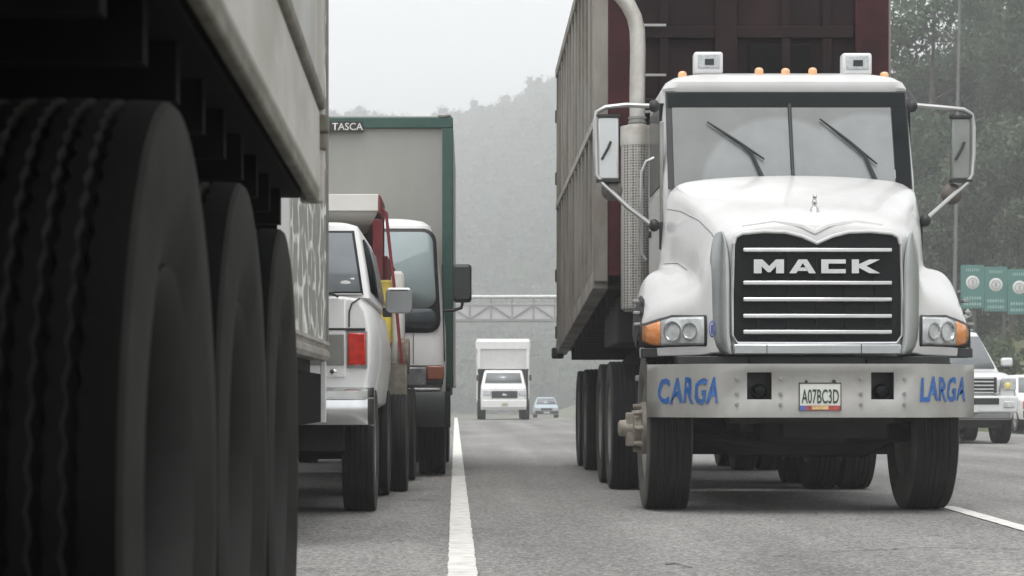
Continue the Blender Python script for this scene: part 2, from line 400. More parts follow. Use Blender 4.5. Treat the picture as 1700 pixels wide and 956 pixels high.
blue_paint = mat('blue_sign_paint', (.012, .095, .33), .5, var=.3, scale=18, dirt=(.16, .24, .36), damt=.35, dscale=14)
def onb(p):
    x = p[0] + .005*math.sin(p[2]*60+p[0]*9); return (x, yb(x) - .0135, p[2] + .006*math.sin(p[0]*31))
text('lettering', 'CARGA', blue_paint, bumper, (-.935, 0, .905), .19, .41, f=onb, shear=.14, bold=.03, spacing=1.08)
text('lettering', 'LARGA', blue_paint, bumper, (.93, 0, .915), .18, .40, f=onb, shear=.14, bold=.03, spacing=1.08)
pl = MB().box(-.145, .145, -.012, -.007, .765, .962)
x0, y0, z0 = Lm(1361, 658, MY)
plate_m = mat('plate_white', (.66, .68, .62), .4, var=.05, dirt=(.4, .38, .33), damt=.4, dscale=12)
pr = part('licence_plate', bumper, (x0, -.008, z0))
box('plate', plate_m, pr, -.15, .15, -.008, 0, -.088, .098, bevel=.003)
box('plate_border', mat('plate_red', (.38, .07, .06), .5, var=.35, scale=30), pr, -.15, .15, -.0105, -.0085, -.1, -.066, bevel=0)
box('plate_border', mat('plate_yellow', (.62, .45, .2), .5, var=.2, scale=30), pr, -.06, .06, -.0125, -.0107, -.094, -.07, bevel=0)
box('plate_border', mat('plate_blue', (.10, .12, .35), .5), pr, -.15, -.1, -.0125, -.0107, -.1, -.066, bevel=0)
MB().box(-.15, .15, -.011, -.0085, .092, .1).box(-.153, -.147, -.011, 0, -.1, .1).box(.147, .153, -.011, 0, -.1, .1).cyl((-.1, -.012, .108), (-.1, .0, .108), .01).cyl((.1, -.012, .108), (.1, 0, .108), .014).build('plate_frame', black, pr)
text('lettering', 'A07BC3D', mat('plate_ink', (.02, .05, .03), .5), pr, (0, -.0115, 0), .105, .27, bold=.012)

# hood with both fenders: one draped sheet, front face to cowl
def yf(x):
    ks = [(0, .19), (.6, .19), (.74, .24), (.82, .32), (.95, .42), (1.08, .52), (1.18, .61), (1.24, .72)]
    for (a, ya), (c, yc) in zip(ks, ks[1:]):
        if x <= c: return ya + (yc-ya)*(x-a)/(c-a)
    return ks[-1][1]
cols = [  # (x per row, z per row, rear y rows 3..6)
    ((0,)*7,                                   (1.15, 1.90, 2.12, 2.215, 2.33, 2.49, 2.61), (.30, .62, 1.00, 1.42)),
    ((.30, .30, .30, .30, .32, .38, .42),      (1.15, 1.90, 2.115, 2.21, 2.325, 2.48, 2.60), (.30, .62, 1.00, 1.42)),
    ((.60, .60, .59, .58, .62, .72, .80),      (1.15, 1.85, 2.08, 2.17, 2.29, 2.45, 2.57), (.31, .62, 1.00, 1.42)),
    ((.73, .73, .71, .70, .77, .89, .975),     (1.15, 1.78, 1.99, 2.09, 2.23, 2.40, 2.52), (.36, .64, 1.00, 1.42)),
    ((.785, .785, .785, .785, .83, .94, 1.02), (1.15, 1.62, 1.80, 1.88, 1.99, 2.13, 2.22), (.44, .68, 1.02, 1.42)),
    ((.80, .80, .81, .82, .86, .96, 1.03),     (1.15, 1.50, 1.64, 1.70, 1.79, 1.88, 1.90), (.50, .74, 1.04, 1.42)),
    ((.93, .93, .93, .93, .95, 1.00, 1.06),    (1.15, 1.46, 1.57, 1.66, 1.78, 1.86, 1.84), (.58, .80, 1.08, 1.42)),
    ((1.08, 1.08, 1.08, 1.08, 1.10, 1.12, 1.12), (1.15, 1.45, 1.55, 1.65, 1.79, 1.86, 1.80), (.68, .88, 1.12, 1.42)),
    ((1.19, 1.19, 1.18, 1.18, 1.18, 1.19, 1.19), (1.15, 1.42, 1.49, 1.57, 1.70, 1.76, 1.70), (.78, .95, 1.15, 1.42)),
    ((1.24,)*7,                                (1.15, 1.36, 1.41, 1.46, 1.53, 1.56, 1.50), (.88, 1.0, 1.18, 1.42)),
    ((1.245,)*7,                               (1.14, 1.22, 1.26, 1.30, 1.35, 1.37, 1.32), (.90, 1.02, 1.2, 1.42)),
]
rows = []
for r in range(7):
    half = []
    for xs_, zs_, yr_ in cols:
        x = xs_[r]; f0 = yf(xs_[0])
        y = f0 if r < 2 else (f0+.02 if r == 2 else yr_[r-3])
        half.append((x, y, zs_[r]))
    rows.append([(-x, y, z) for x, y, z in half[:0:-1]] + half)
hood = MB().grid(rows).build('hood', white_paint, tk, subsurf=2, solid=.015)
_sh = {tuple(round(c, 4) for c in (sg*cols[j][0][r], rows[r][10+j][1], cols[j][1][r])): (j, r) for j in range(11) for r in range(7) for sg in (-1, 1)}
_at = hood.data.attributes.new('crease_edge', 'FLOAT', 'EDGE')
for e in hood.data.edges:
    a_, b_ = (_sh.get(tuple(round(c, 4) for c in hood.data.vertices[v].co)) for v in e.vertices)
    if a_ and b_:
        if a_[0] == b_[0] == 3 and min(a_[1], b_[1]) >= 2: _at.data[e.index].value = .55
        if a_[0] == b_[0] == 8 and min(a_[1], b_[1]) >= 2: _at.data[e.index].value = .35
        if a_[1] == b_[1] == 2 and max(a_[0], b_[0]) <= 3: _at.data[e.index].value = .45
        if a_[0] == b_[0] == 5 and min(a_[1], b_[1]) >= 2: _at.data[e.index].value = .3
hood['label'] = 'white bonnet flowing into both front fenders'
bpy.context.view_layer.update()
from mathutils.bvhtree import BVHTree
_dg = bpy.context.evaluated_depsgraph_get(); _bvh = BVHTree.FromObject(hood, _dg); _eye = Vector((-MX, -MY, CAMH))
def on_hood(pts, lift=.0):
    r = []
    for (a, c), (a2, c2) in zip(pts, pts[1:]):
        for t in (0, .25, .5, .75):
            d = Vector(Lm(a+(a2-a)*t, c+(c2-c)*t, 17)) - _eye
            h = _bvh.ray_cast(_eye, d.normalized())
            if h[0] is not None: r.append(h[0] + h[1]*(lift if h[1].dot(d) < 0 else -lift))
    return r
seam_m = mat('panel_seam', (.16, .155, .15), .7)
for pts in ([(1101, 346), (1130, 351), (1160, 366), (1182, 388), (1190, 402)], [(1522, 318), (1534, 352), (1541, 384)], [(1118, 520), (1135, 505), (1160, 512), (1185, 522)][:0] or [(1103, 438), (1125, 437), (1146, 452)]):
    q = on_hood(pts)
    if len(q) > 2: MB().tube(q, .0035, 5).build('panel_seam', seam_m, tk)
for pts in ([(1232, 374), (1285, 366), (1325, 372), (1353, 386), (1380, 372), (1420, 366), (1480, 374)],):
    q = on_hood(pts, -.022)
    if len(q) > 2: MB().tube(q, .032, 10).build('nose_crease', white_paint, hood)
# black fender trim on the outer edge of each fender
for s in (-1, 1):
    rr = []
    for r, (z0_, z1_) in zip(range(1, 6), ((1.47, 1.2), (1.50, 1.2), (1.585, 1.24), (1.68, 1.28), (1.72, 1.30))):
        y = (.70, .74, .84, .97, 1.16)[r-1]
        rr.append([(s*1.13, y-.09, z0_+.045), (s*1.215, y-.02, z0_-.045), (s*1.262, y+.04, (z0_+z1_)/2), (s*1.266, y+.05, z1_)])
    tr = MB().grid(rr).build('fender_trim', black, tk, subsurf=1, solid=.012)
    for k in range(3):
        z = 1.40 + .09*k; y = .76 + .07*k
        MB().box(s*1.235, s*1.285, y-.03, y+.05, z, z+.022).build('rivet_strip', steel, tr, bevel=.004)
    box('fender_corner', black, tk, s*1.06 if s > 0 else -1.24, 1.24 if s > 0 else -1.06, .56, .80, 1.155, 1.225)

# grille: dark panel with a notched top, chrome bars, raised letters, surround
GY = .165
top = [(-.60, 1.98), (-.585, 2.03), (-.54, 2.055), (-.38, 2.07), (-.22, 2.065), (-.10, 2.035), (.01, 1.985)]
top = top + [(.02-x, z) for x, z in top[-2::-1]]
poly = [(-.57, 1.262), (-.605, 1.30)] + top + [(.625, 1.30), (.59, 1.262)]
grille = part('grille', tk, (0, 0, 0))
gm = mat('grille_mesh', (.010, .011, .0115), .6, var=.5, scale=120, spec=.15)
MB().prism(poly, 'xz', GY, GY+.03).build('grille_panel', gm, grille)
for py in (415, 469.5, 497, 524.5, 551):
    z = CAMH - (py-PY0)/FPX*16.25
    box('chrome_bar', chrome, grille, -.535, .555, GY-.035, GY-.002, z-.017, z+.015, bevel=.008)
for x in (-.42, -.2, .01, .22, .44):
    box('mesh_stay', gm, grille, x-.008, x+.008, GY-.015, GY-.001, 1.28, 1.96, bevel=0)
k = 1/4.347/226.9
def letter(ox, polys):
    b = MB(); z0 = CAMH + (662 - (370 + 365/4.347))/226.9; x0 = (1200 + ox/4.347 - PX0)/226.9 - MX
    for p in polys: b.prism([(x0+u*k, z0+v*k) for u, v in p], 'xz', GY-.035, GY-.001)
    b.build('letter', chrome, grille, ang=20)
letter(220, [[(0,0),(0,100),(62,100),(110,52),(158,100),(217,100),(217,0),(160,0),(160,50),(118,8),(100,8),(56,50),(56,0)]])
letter(475, [[(0,0),(50,0),(98,74),(98,100),(66,100)], [(98,100),(98,74),(142,0),(192,0),(128,100)], [(60,17),(134,17),(120,42),(76,42)]])
letter(705, [[(0,0),(0,100),(52,100),(52,0)], [(52.1,70),(52.1,100),(177,100),(177,70)], [(52.1,0),(52.1,30),(177,30),(177,0)]])
letter(925, [[(0,0),(0,100),(52,100),(52,66),(128,100),(205,100),(104,53),(205,0),(128,0),(52,40),(52,0)]])
def tubepts(pts, r, name, m, par, n=8): return MB().tube(pts, r, n).build(name, m, par)
tubepts([(x, GY-.005, z) for x, z in top], .014, 'grille_lip', white_paint, grille)
tubepts([(-.60, GY-.005, 1.98), (-.61, GY-.005, 1.60), (-.61, GY-.005, 1.31), (-.57, GY-.005, 1.255), (0, GY-.005, 1.253), (.59, GY-.005, 1.255), (.63, GY-.005, 1.31), (.63, GY-.005, 1.60), (.62, GY-.005, 1.98)], .012, 'grille_lip', chrome, grille)
sur = mat('satin_surround', (.46, .48, .48), .30, .85, var=.08, dirt=(.2, .2, .19), damt=.4, dscale=3)
for s in (-1, 1):
    rr = []
    for z, xi, xo in ((1.165, .60, .70), (1.22, .62, .75), (1.35, .625, .765), (1.70, .625, .765), (1.92, .635, .755), (2.03, .665, .735), (2.075, .69, .71)):
        rr.append([(s*xi+.01, .178, z), (s*(xi*.7+xo*.3)+.01, .160, z), (s*(xi*.35+xo*.65)+.01, .195, z), (s*xo+.01, .262, z), (s*(xo+.012)+.01, .31, z)])
    MB().grid(rr).build('grille_surround', sur, tk, subsurf=1, solid=.01)
box('grille_sill', sur, tk, -.605, .625, .135, .20, 1.168, 1.246, bevel=.012)
for x in (-.36, .33): box('sill_joint', black, tk, x-.003, x+.003, .132, .16, 1.17, 1.245, bevel=0)
box('valance', black, tk, -1.0, 1.0, .24, .60, 1.0, 1.16)
# headlights
for s in (-1, 1):
    hl = part('headlight', tk)
    def band(xs, z0f, z1f, off, name, m):
        b = MB(); rr = []
        for x in xs:
            y = yf(x) - off; z0, z1 = z0f(x), z1f(x); zc = (z0+z1)/2
            rr.append([(s*x, y+.02, z0-.004), (s*x, y, z0+.014), (s*x, y-.008, zc), (s*x, y, z1-.014), (s*x, y+.02, z1+.004)])
        b.grid(rr); return b.build(name, m, hl, solid=.012)
    zt = lambda x: 1.448 - max(0, x-1.02)*.30; zl = lambda x: 1.248
    xs = [.785, .80, .86, .94, 1.02, 1.10, 1.18, 1.235, 1.25]
    band(xs, lambda x: 1.230, lambda x: zt(x)+.018, .012, 'bezel', black)
    band([.805, .86, .94, 1.02, 1.10], zl, zt, .030, 'lens', clear_lens)
    band([1.104, 1.14, 1.18, 1.225], lambda x: 1.248 + max(0, x-1.16)*.5, zt, .030, 'turn_lamp', amber)
    for x, r in ((.90, .060), (1.02, .072)):
        z = 1.345; y = yf(x) - .045
        o_ = MB().lathe([(r, .004), (r*1.08, -.012), (r*.95, -.012), (r*.85, .002), (r*.45, .012), (.001, .004)], (0, 0, 0), 'y', 22).build('lamp_ring', bowl, hl); o_.location = (s*x, y, z); o_.rotation_euler = (0, 0, s*.65)
# emblem on the left fender front, bonnet ornament
blue_em = mat('blue_emblem', (.05, .08, .35), .4)
em = MB().lathe([(1, 0), (.82, -.004), (.8, 0)], (0,0,0), 'y', 20); em.v = [(x*.024, y, z*.062) for x, y, z in em.v]
x, y, z = Lm(1182, 546, 16.34); em.v = [(a+x, c+y-.012, d+z) for a, c, d in em.v]; em.build('emblem', blue_em, tk)
em = MB().box(x-.010, x+.010, y-.014, y-.010, z-.035, z+.03).build('emblem_badge', blue_em, tk, bevel=.003)
ox, oy, oz = Lm(1352, 356, 16.47)
MB().lathe([(.045, 0), (.038, .02), (.026, .05), (.02, .06)], (ox, oy, oz), 'z', 16).ball((ox, oy, oz+.085), .020, .035, .035).ball((ox, oy-.015, oz+.13), .017, .02, .028).build('bonnet_ornament', chrome, tk)

# cab
rings = [(1.22, .97, 1.50, 3.05), (2.45, 1.0, 1.44, 3.05), (2.60, 1.0, 1.475, 3.05), (3.29, .985, 1.72, 3.05), (3.335, .985, 1.695, 3.04), (3.385, .955, 1.70, 3.02), (3.43, .89, 1.75, 2.95), (3.468, .74, 1.84, 2.85), (3.488, .55, 1.95, 2.7), (3.497, .30, 2.1, 2.6)]
MB().loft([rrect(hx, (y1-y0)/2, .11, z, 0, (y0+y1)/2) for z, hx, y0, y1 in rings]).build('cab', white_paint, tk)
def yw(z): return 1.455 + (z-2.5)*.333
def pane(name, m, par, x0, x1, z0, z1, off, th=.006, crv=.0):
    b = MB(); q = []
    for x, z in ((x0,z0), (x1,z0), (x1,z1), (x0,z1)): q.append((x, yw(z)-off, z))
    q += [(x, y+th, z) for x, y, z in q]
    b.add(q, [(0,1,2,3), (7,6,5,4), (0,4,5,1), (1,5,6,2), (2,6,7,3), (3,7,4,0)])
    return b.build(name, m, par)
def screen_glass():
    m = bpy.data.materials.new('dusty_windscreen'); m.use_nodes = True; n = m.node_tree; b = n.nodes['Principled BSDF']; L = n.links.new; N = n.nodes.new
    tc = N('ShaderNodeTexCoord'); acc = None
    for piv, rad in (((.30-.38, 1.44, 2.50), .62), ((.66, 1.44, 2.50), .66)):
        d = N('ShaderNodeVectorMath'); d.operation = 'DISTANCE'; d.inputs[1].default_value = piv; L(tc.outputs['Object'], d.inputs[0])
        r = N('ShaderNodeMapRange'); r.inputs[1].default_value = rad-.03; r.inputs[2].default_value = rad+.02; L(d.outputs['Value'], r.inputs[0])
        if acc is None: acc = r.outputs[0]
        else:
            mi = N('ShaderNodeMath'); mi.operation = 'MINIMUM'; L(acc, mi.inputs[0]); L(r.outputs[0], mi.inputs[1]); acc = mi.outputs[0]
    nz = N('ShaderNodeTexNoise'); nz.inputs['Scale'].default_value = 5; nz.inputs['Detail'].default_value = 6; L(tc.outputs['Object'], nz.inputs['Vector'])
    mx = N('ShaderNodeMix'); mx.data_type = 'RGBA'; mx.inputs['A'].default_value = (.255, .275, .27, 1); mx.inputs['B'].default_value = (.185, .195, .185, 1); L(acc, mx.inputs['Factor'])
    m2 = N('ShaderNodeMix'); m2.data_type = 'RGBA'; m2.blend_type = 'MULTIPLY'; m2.inputs['Factor'].default_value = .35; L(mx.outputs['Result'], m2.inputs['A']); L(nz.outputs[0], m2.inputs['B'])
    L(m2.outputs['Result'], b.inputs['Base Color']); b.inputs['Roughness'].default_value = .12; b.inputs['Coat Weight'].default_value = .8
    return m
ws = part('windscreen', tk)
pane('gasket', black, ws, -.965, .965, 2.50, 3.31, .012)
pane('sun_band', dark_glass, ws, -.95, .95, 3.175, 3.295, .020)
sg = screen_glass()
pane('pane', sg, ws, -.915, .008, 2.52, 3.172, .022); pane('pane', sg, ws, .038, .83, 2.52, 3.172, .022)
pane('pane', dark_glass, ws, .838, .955, 2.52, 3.172, .021)
MB().tube([(.023, yw(2.5)-.03, 2.5), (.023, yw(3.2)-.03, 3.2)], .014, 6).build('divider', black, ws)
for base, mid, tip, end in (((1268, 293), (1226, 236), (1174, 202), (1269, 264)), ((1456, 297), (1411, 236), (1361, 197), (1456, 272))):
    wp = part('wiper', tk)
    def WP(p):
        D = 17.6
        for _ in range(4):
            q = Lm(p[0], p[1], D); D = MY + yw(q[2]) - .05
        return Lm(p[0], p[1], D)
    m_ = WP((base[0]-20, base[1]-38))
    MB().tube([WP((base[0], base[1]+6)), m_, WP(mid)], [.016, .012, .008], 6).build('wiper_arm', black, wp)
    MB().tube([WP(tip), WP(mid), WP(end)], [.007, .014, .007], 6).build('wiper_blade', black, wp)
for px, py in ((1133, 121), (1260, 115), (1304, 116), (1349, 115), (1468, 122)):
    x, y, z = Lm(px, py, 17.95)
    MB().lathe([(.036, -.05), (.036, .0), (.032, .014), (.020, .024), (.001, .027)], (x, y, z-.012), 'z', 14).build('marker_lamp', amber_pale, tk)
lamp_w = mat('worklamp_white', (.70, .71, .71), .35, var=.05, dirt=(.4, .4, .38), damt=.3)
for x0p, x1p, y0p, y1p in ((1152, 1200, 86, 120), (1398, 1447, 88, 122)):
    x0, y, z1 = Lm(x0p, y0p, 17.95); x1, _, z0 = Lm(x1p, y1p+3, 17.95)
    wl = part('work_lamp', tk)
    box('lamp_body', lamp_w, wl, x0, x1, y-.02, y+.12, z0, z1, bevel=.02)
    box('lamp_lens', mat('lamp_lens_grey', (.42, .44, .45), .1, var=.2, scale=40, coat=.8), wl, x0+.03, x1-.03, y-.03, y-.018, z0+.045, z1-.025, bevel=.006)
    box('bulb', black, wl, x0+.085, x1-.075, y-.036, y-.029, z0+.07, z1-.06, bevel=.006)
# side doors
for s in (-1, 1):
    dr = MB().box(min(s*.985, s*1.012), max(s*.985, s*1.012), 1.62, 2.75, 1.35, 2.5).build('door', white_paint, tk, bevel=.01)
    box('side_window', dark_glass, dr, min(s*.96, s*1.009), max(s*.96, s*1.009), 1.75, 2.7, 2.55, 3.22)
    box('door_handle', black, dr, min(s*1.012, s*1.035), max(s*1.012, s*1.035), 2.5, 2.65, 2.2, 2.25)
    box('intake_vent', black, tk, min(s*.98, s*1.038), max(s*.98, s*1.038), 1.40, 1.435, 2.02, 2.24)
# mirrors
def mirror(s):
    mr = part('mirror', tk)
    if s < 0: pts = [(1086, 176), (1040, 174), (1005, 178), (991, 186), (988, 205), (989, 250), (990, 290), (1000, 304), (1045, 346), (1083, 374)]; hx = (992, 1027); hy = (194, 298)
    else: pts = [(1512, 174), (1560, 178), (1600, 182), (1613, 190), (1616, 210), (1616, 255), (1614, 290), (1605, 304), (1570, 335), (1535, 366)]; hx = (1580, 1611); hy = (196, 298)
    D = 17.45
    MB().tube([Lm(a, c, D) for a, c in pts], .019, 8).build('mirror_arm', mat('worn_chrome_tube', (.46, .46, .45), .3, .9, var=.1), mr)
    (xa, y, zt_), (xb_, _, zb_) = Lm(hx[0], hy[0], D), Lm(hx[1], hy[1], D)
    hm = mat('mirror_back', (.56, .58, .575), .32, .6, var=.05, dirt=(.35, .35, .33), damt=.3) if s < 0 else mat('mirror_back_grey', (.22, .23, .215), .4, .3, var=.1)
    h = box('mirror_housing', hm, mr, xa, xb_, y-.01, y+.07, zb_, zt_, bevel=.015)
    MB().box(xa-.01, xb_+.01, y-.02, y+.05, zt_, zt_+.02).box(xa-.01, xb_+.01, y-.02, y+.05, zb_-.02, zb_).build('mirror_clamp', black, mr)
    xm, zm = (xa+xb_)/2, (zb_+zt_)/2
    MB().tube([(xm+.02, y-.03, zm+.05), (xm-.0, y-.035, zm), (xm-.05, y-.025, zm-.09)], .011, 6).build('mirror_bracket', black, mr)
    cx, cy, cz = Lm(1016 if s < 0 else 1580, 316 if s < 0 else 322, D+.05)
    MB().lathe([(.001, -.05), (.05, -.04), (.085, 0), (.08, .03), (.001, .032)], (cx, cy, cz), 'y', 20).build('convex_mirror', mat('mirror_rusty', (.10, .085, .075), .5, var=.3), mr)
    for py in (176, 374 if s < 0 else 366):
        q = Lm(1086 if s < 0 else (1514 if py < 200 else 1536), py, D); MB().ball(q, .045, .05, .05).build('mirror_mount', black, mr)
mirror(-1); mirror(1)
# exhaust stack with heat shield, grab rail
ex = part('exhaust_stack', tk)
pipe = mat('weathered_pipe', (.50, .49, .45), .42, .6, var=.08, dirt=(.30, .27, .22), damt=.6, dscale=5)
D = 19.35
MB().tube([Lm(1058, 215, D), Lm(1058, 150, D), Lm(1059, 80, D), Lm(1058, 50, D), Lm(1053, 28, D), Lm(1043, 8, D), Lm(1030, -8, D), Lm(1008, -22, D)], .068, 16).build('pipe', pipe, ex)
def perforated():
    m = bpy.data.materials.new('perforated_shield'); m.use_nodes = True; n = m.node_tree; b = n.nodes['Principled BSDF']; L = n.links.new; N = n.nodes.new
    tc = N('ShaderNodeTexCoord'); v = N('ShaderNodeTexVoronoi'); v.inputs['Scale'].default_value = 42; v.inputs['Randomness'].default_value = .12
    L(tc.outputs['Object'], v.inputs['Vector']); r = N('ShaderNodeMapRange'); r.inputs[1].default_value = .32; r.inputs[2].default_value = .42; L(v.outputs['Distance'], r.inputs[0])
    mx = N('ShaderNodeMix'); mx.data_type = 'RGBA'; mx.inputs['A'].default_value = (.10, .095, .085, 1); mx.inputs['B'].default_value = (.37, .36, .33, 1)
    L(r.outputs[0], mx.inputs['Factor']); L(mx.outputs['Result'], b.inputs['Base Color']); b.inputs['Metallic'].default_value = .5; b.inputs['Roughness'].default_value = .45
    return m
q0, q1 = Lm(1057, 212, D), Lm(1052, 512, D)
MB().lathe([(.075, q0[2]+.03), (.13, q0[2]), (.138, q0[2]-.06), (.138, q1[2]), (.10, q1[2]-.03)], (q0[0], q0[1], 0), 'z', 24).build('heat_shield', perforated(), ex)
MB().lathe([(.142, q0[2]-.16), (.142, q0[2]), (.14, q0[2]+.01)], (q0[0], q0[1], 0), 'z', 24).build('shield_band', pipe, ex)
for py in (196, 203): MB().lathe([(.069, -.012), (.078, -.01), (.078, .01), (.069, .012)], Lm(1058, py, D), 'z', 18).build('clamp', steel, ex)
MB().tube([Lm(1086, 262, 17.9), Lm(1073, 268, 17.9), Lm(1066, 285, 17.9), Lm(1065, 340, 17.9), Lm(1065, 420, 17.9), Lm(1072, 432, 17.9)], .014, 8).build('grab_rail', chrome, tk)
MB().box(-1.02, -.99, 1.55, 1.6, 2.15, 3.05).build('door_seal', steel, tk, bevel=.006)
# chassis, axle, engine pan, steps, tank
ch = part('chassis', tk)
for s in (-1, 1): box('frame_rail', chassis_m, ch, s*.43-.05, s*.43+.05, .2, 7.4, .88, 1.14)
MB().tube([(-1.0, 1.0, .62), (-.72, 1.0, .58), (-.5, 1.0, .47), (.5, 1.0, .47), (.72, 1.0, .58), (1.0, 1.0, .62)], .075, 10).build('front_axle', chassis_m, ch)
MB().box(-.33, .35, .75, 1.7, .50, 1.1).build('oil_pan', chassis_m, ch, bevel=.05)
MB().box(-.62, .62, .35, .5, .66, 1.0).box(-.2, .6, .5, .62, .55, .8).build('radiator_base', chassis_m, ch, bevel=.02)
for s in (-1, 1):
    MB().box(s*.45-.05, s*.45+.05, .55, 1.6, .66, .72).box(s*.45-.05, s*.45+.05, .6, 1.5, .60, .66).build('leaf_spring', chassis_m, ch)
MB().tube([(-.9, .86, .56), (-.3, .82, .50), (.9, .86, .56)], .025, 6).build('tie_rod', chassis_m, ch)
MB().tube([(.55, .6, 1.0), (.62, .58, .75), (.55, .62, .6)], .02, 6).build('hose', black, ch)
MB().cyl((-.7, 2.3, .95), (-.7, 3.6, .95), .30, n=24).build('fuel_tank', steel, tk)
MB().cyl((.8, 2.2, .95), (.8, 3.6, .95), .30, n=24).build('fuel_tank', steel, tk)
MB().box(-1.08, -.9, 1.9, 3.4, .64, .70).box(-1.08, -.9, 1.9, 3.4, 1.0, 1.05).build('cab_step', alu, tk, bevel=.008)
for y in (4.9, 6.4): MB().tube([(-1.0, y, .6), (1.0, y, .6)], .11, 10).box(-.32, .32, y-.15, y+.15, .42, .78).build('rear_axle', chassis_m, ch)
b = MB().box(-.5, .5, 2.1, 2.3, .9, 2.2).box(-.9, .9, 3.15, 3.2, 1.1, 2.6).build('cab_back_frame', chassis_m, ch)
box('belly_light_block', chassis_m, ch, -.85, .85, 1.75, 4.1, .40, .86)  # slab added under the chassis to deepen the shade on the road
box('gearbox', chassis_m, ch, -.3, .3, 1.72, 2.4, .5, 1.1)
box('fifth_wheel', chassis_m, ch, -.5, .5, 5.1, 6.1, 1.14, 1.26)
for s in (-1, 1):
    w_ = wheel(tk, -1.035 if s < 0 else .945, 1.0, .60, .34, s, .12, dusty_rubber if s < 0 else rubber, 5)
    for y in (4.9, 6.4):
        wheel(tk, s*1.085, y, .60, .28, s, -.09); wheel(tk, s*.765, y, .60, .28, -s, -.09)
    box('mud_flap', black, tk, s*.65 if s > 0 else -1.2, 1.2 if s > 0 else -.65, 7.12, 7.14, .3, 1.05)
    # protruding dusty hub on the near front wheel, plainer one on the far side
    hb = part('hub', tk, (-1.16 if s < 0 else 1.06, 1.0, .62))
    MB().lathe([(.20, 0), (.20, .05), (.13, .06), (.12, .11), (.07, .12), (.06, .22), (.04, .23), (.001, .23)] if s < 0 else [(.18, 0), (.17, .03), (.1, .04), (.001, .05)], (0,0,0), 'x', 20, sgn=s).build('hub_flange', tan_steel, hb)
    for k in range(8 if s < 0 else 0):
        a = 2*math.pi*k/8
        MB().cyl((s*.04, .165*math.cos(a), .165*math.sin(a)), (s*.115, .165*math.cos(a), .165*math.sin(a)), .026, .018, n=8).build('wheel_nut', tan_steel, hb)
    if s < 0: box('hub_bar', tan_steel, hb, -.17, -.10, -.06, .06, -.14, .12, bevel=.012)

# ------------------------------------------------------------------ dump trailer behind it
DX0, DX1, DD0, DD1 = 1.15, 3.78, 20.1, 28.6
dt = thing('dump_trailer', 'tall ribbed grey tipper trailer with dark red front wall behind the white truck', 'trailer', ((DX0+DX1)/2, DD0, 0))
hw = (DX1-DX0)/2; LEN = DD1-DD0; TOP = 5.02
side_m = mat('grey_tipper_paint', (.255, .243, .215), .6, var=.12, scale=1.5, dirt=(.115, .085, .065), damt=.85, dscale=1.4, stretch=(1, 1, .35), bump=.15, bscale=20)
maroon = mat('dark_maroon_paint', (.020, .010, .011), .7, spec=.15, var=.3, scale=2, dirt=(.014, .012, .012), damt=.8, dscale=1.5)
red_w = mat('worn_red_paint', (.055, .013, .017), .65, spec=.2, var=.25, scale=3, dirt=(.02, .012, .012), damt=.7, dscale=2.2)
zbot = lambda y: 1.93 - .43*y/LEN
for s in (-1, 1):
    sp = MB().prism([(0, zbot(0)), (LEN, zbot(LEN)), (LEN, TOP), (0, TOP)], 'yz', s*(hw-.07), s*(hw-.02)).build('side_wall', side_m, dt)
    for i in range(13):
        y = .04 + (LEN-.12)*i/12
        MB().prism([(y, zbot(y)+.02), (y+.09, zbot(y)+.02), (y+.09, TOP-.04), (y, TOP-.04)], 'yz', s*(hw-.02), s*(hw+.035)).build('rib', side_m, sp, bevel=.008)
    MB().prism([(0, 3.28), (LEN, 3.28), (LEN, 3.36), (0, 3.36)], 'yz', s*(hw-.018), s*(hw+.045)).build('side_rail', mat('pale_rail', (.36, .345, .31), .55, dirt=(.15, .13, .11), damt=.6), dt, bevel=.006)
    MB().prism([(0, TOP-.05), (LEN, TOP-.05), (LEN, TOP+.07), (0, TOP+.07)], 'yz', s*(hw-.09), s*(hw+.05)).build('top_rail', side_m, dt, bevel=.01)
    MB().prism([(0, zbot(0)-.09), (LEN, zbot(LEN)-.09), (LEN, zbot(LEN)+.07), (0, zbot(0)+.07)], 'yz', s*(hw-.10), s*(hw+.04)).build('bottom_rail', side_m, dt, bevel=.01)
    for z in (1.62, 2.35, 3.6, 4.4):
        MB().box(s*hw-.02+s*.03, s*hw+.02+s*.05, LEN-.02, LEN+.10, z, z+.16).build('tailgate_hook', chassis_m, dt, bevel=.01)
MB().box(-hw+.08, hw-.08, 0.02, .08, 1.95, 4.98).build('front_wall', maroon, dt)
fw = [(-hw-.03, -hw+.10, 1.9, 5.05, side_m), (-hw+.10, -hw+.30, 1.95, 5.0, red_w), (hw-.30, hw+.0, 1.95, 5.0, red_w), (-.25, -.05, 1.95, 5.0, maroon)]
for x0, x1, z0, z1, m_ in fw: box('front_post', m_, dt, x0, x1, -.05, .018, z0, z1, bevel=.012)
for z in (2.6, 3.45, 4.1, 4.85): box('front_beam', maroon, dt, -hw+.31, hw-.31, -.035, .017, z, z+.11, bevel=.01)
for x in (-.75, .35, .72): box('front_stiffener', maroon, dt, x, x+.08, -.03, .017, 1.98, 4.82, bevel=.008)
box('front_hatch', MATS['shaded_underframe'] if 'shaded_underframe' in MATS else mat('shaded_underframe', (.006, .006, .006), .85, spec=.1, var=.4), dt, .05, .62, -.025, .0165, 3.66, 4.05, bevel=.01)
for z in (3.42, 3.75, 4.2): box('ladder_rung', steel, dt, -hw+.3, -hw+.62, -.07, -.052, z, z+.025, bevel=.004)
box('rear_wall', side_m, dt, -hw+.08, hw-.08, LEN-.08, LEN-.01, 1.55, 4.98)
MB().prism([(.1, 1.88), (LEN-.1, 1.46), (LEN-.1, 1.54), (.1, 1.96)], 'yz', -hw+.11, hw-.11).build('floor', chassis_m, dt)
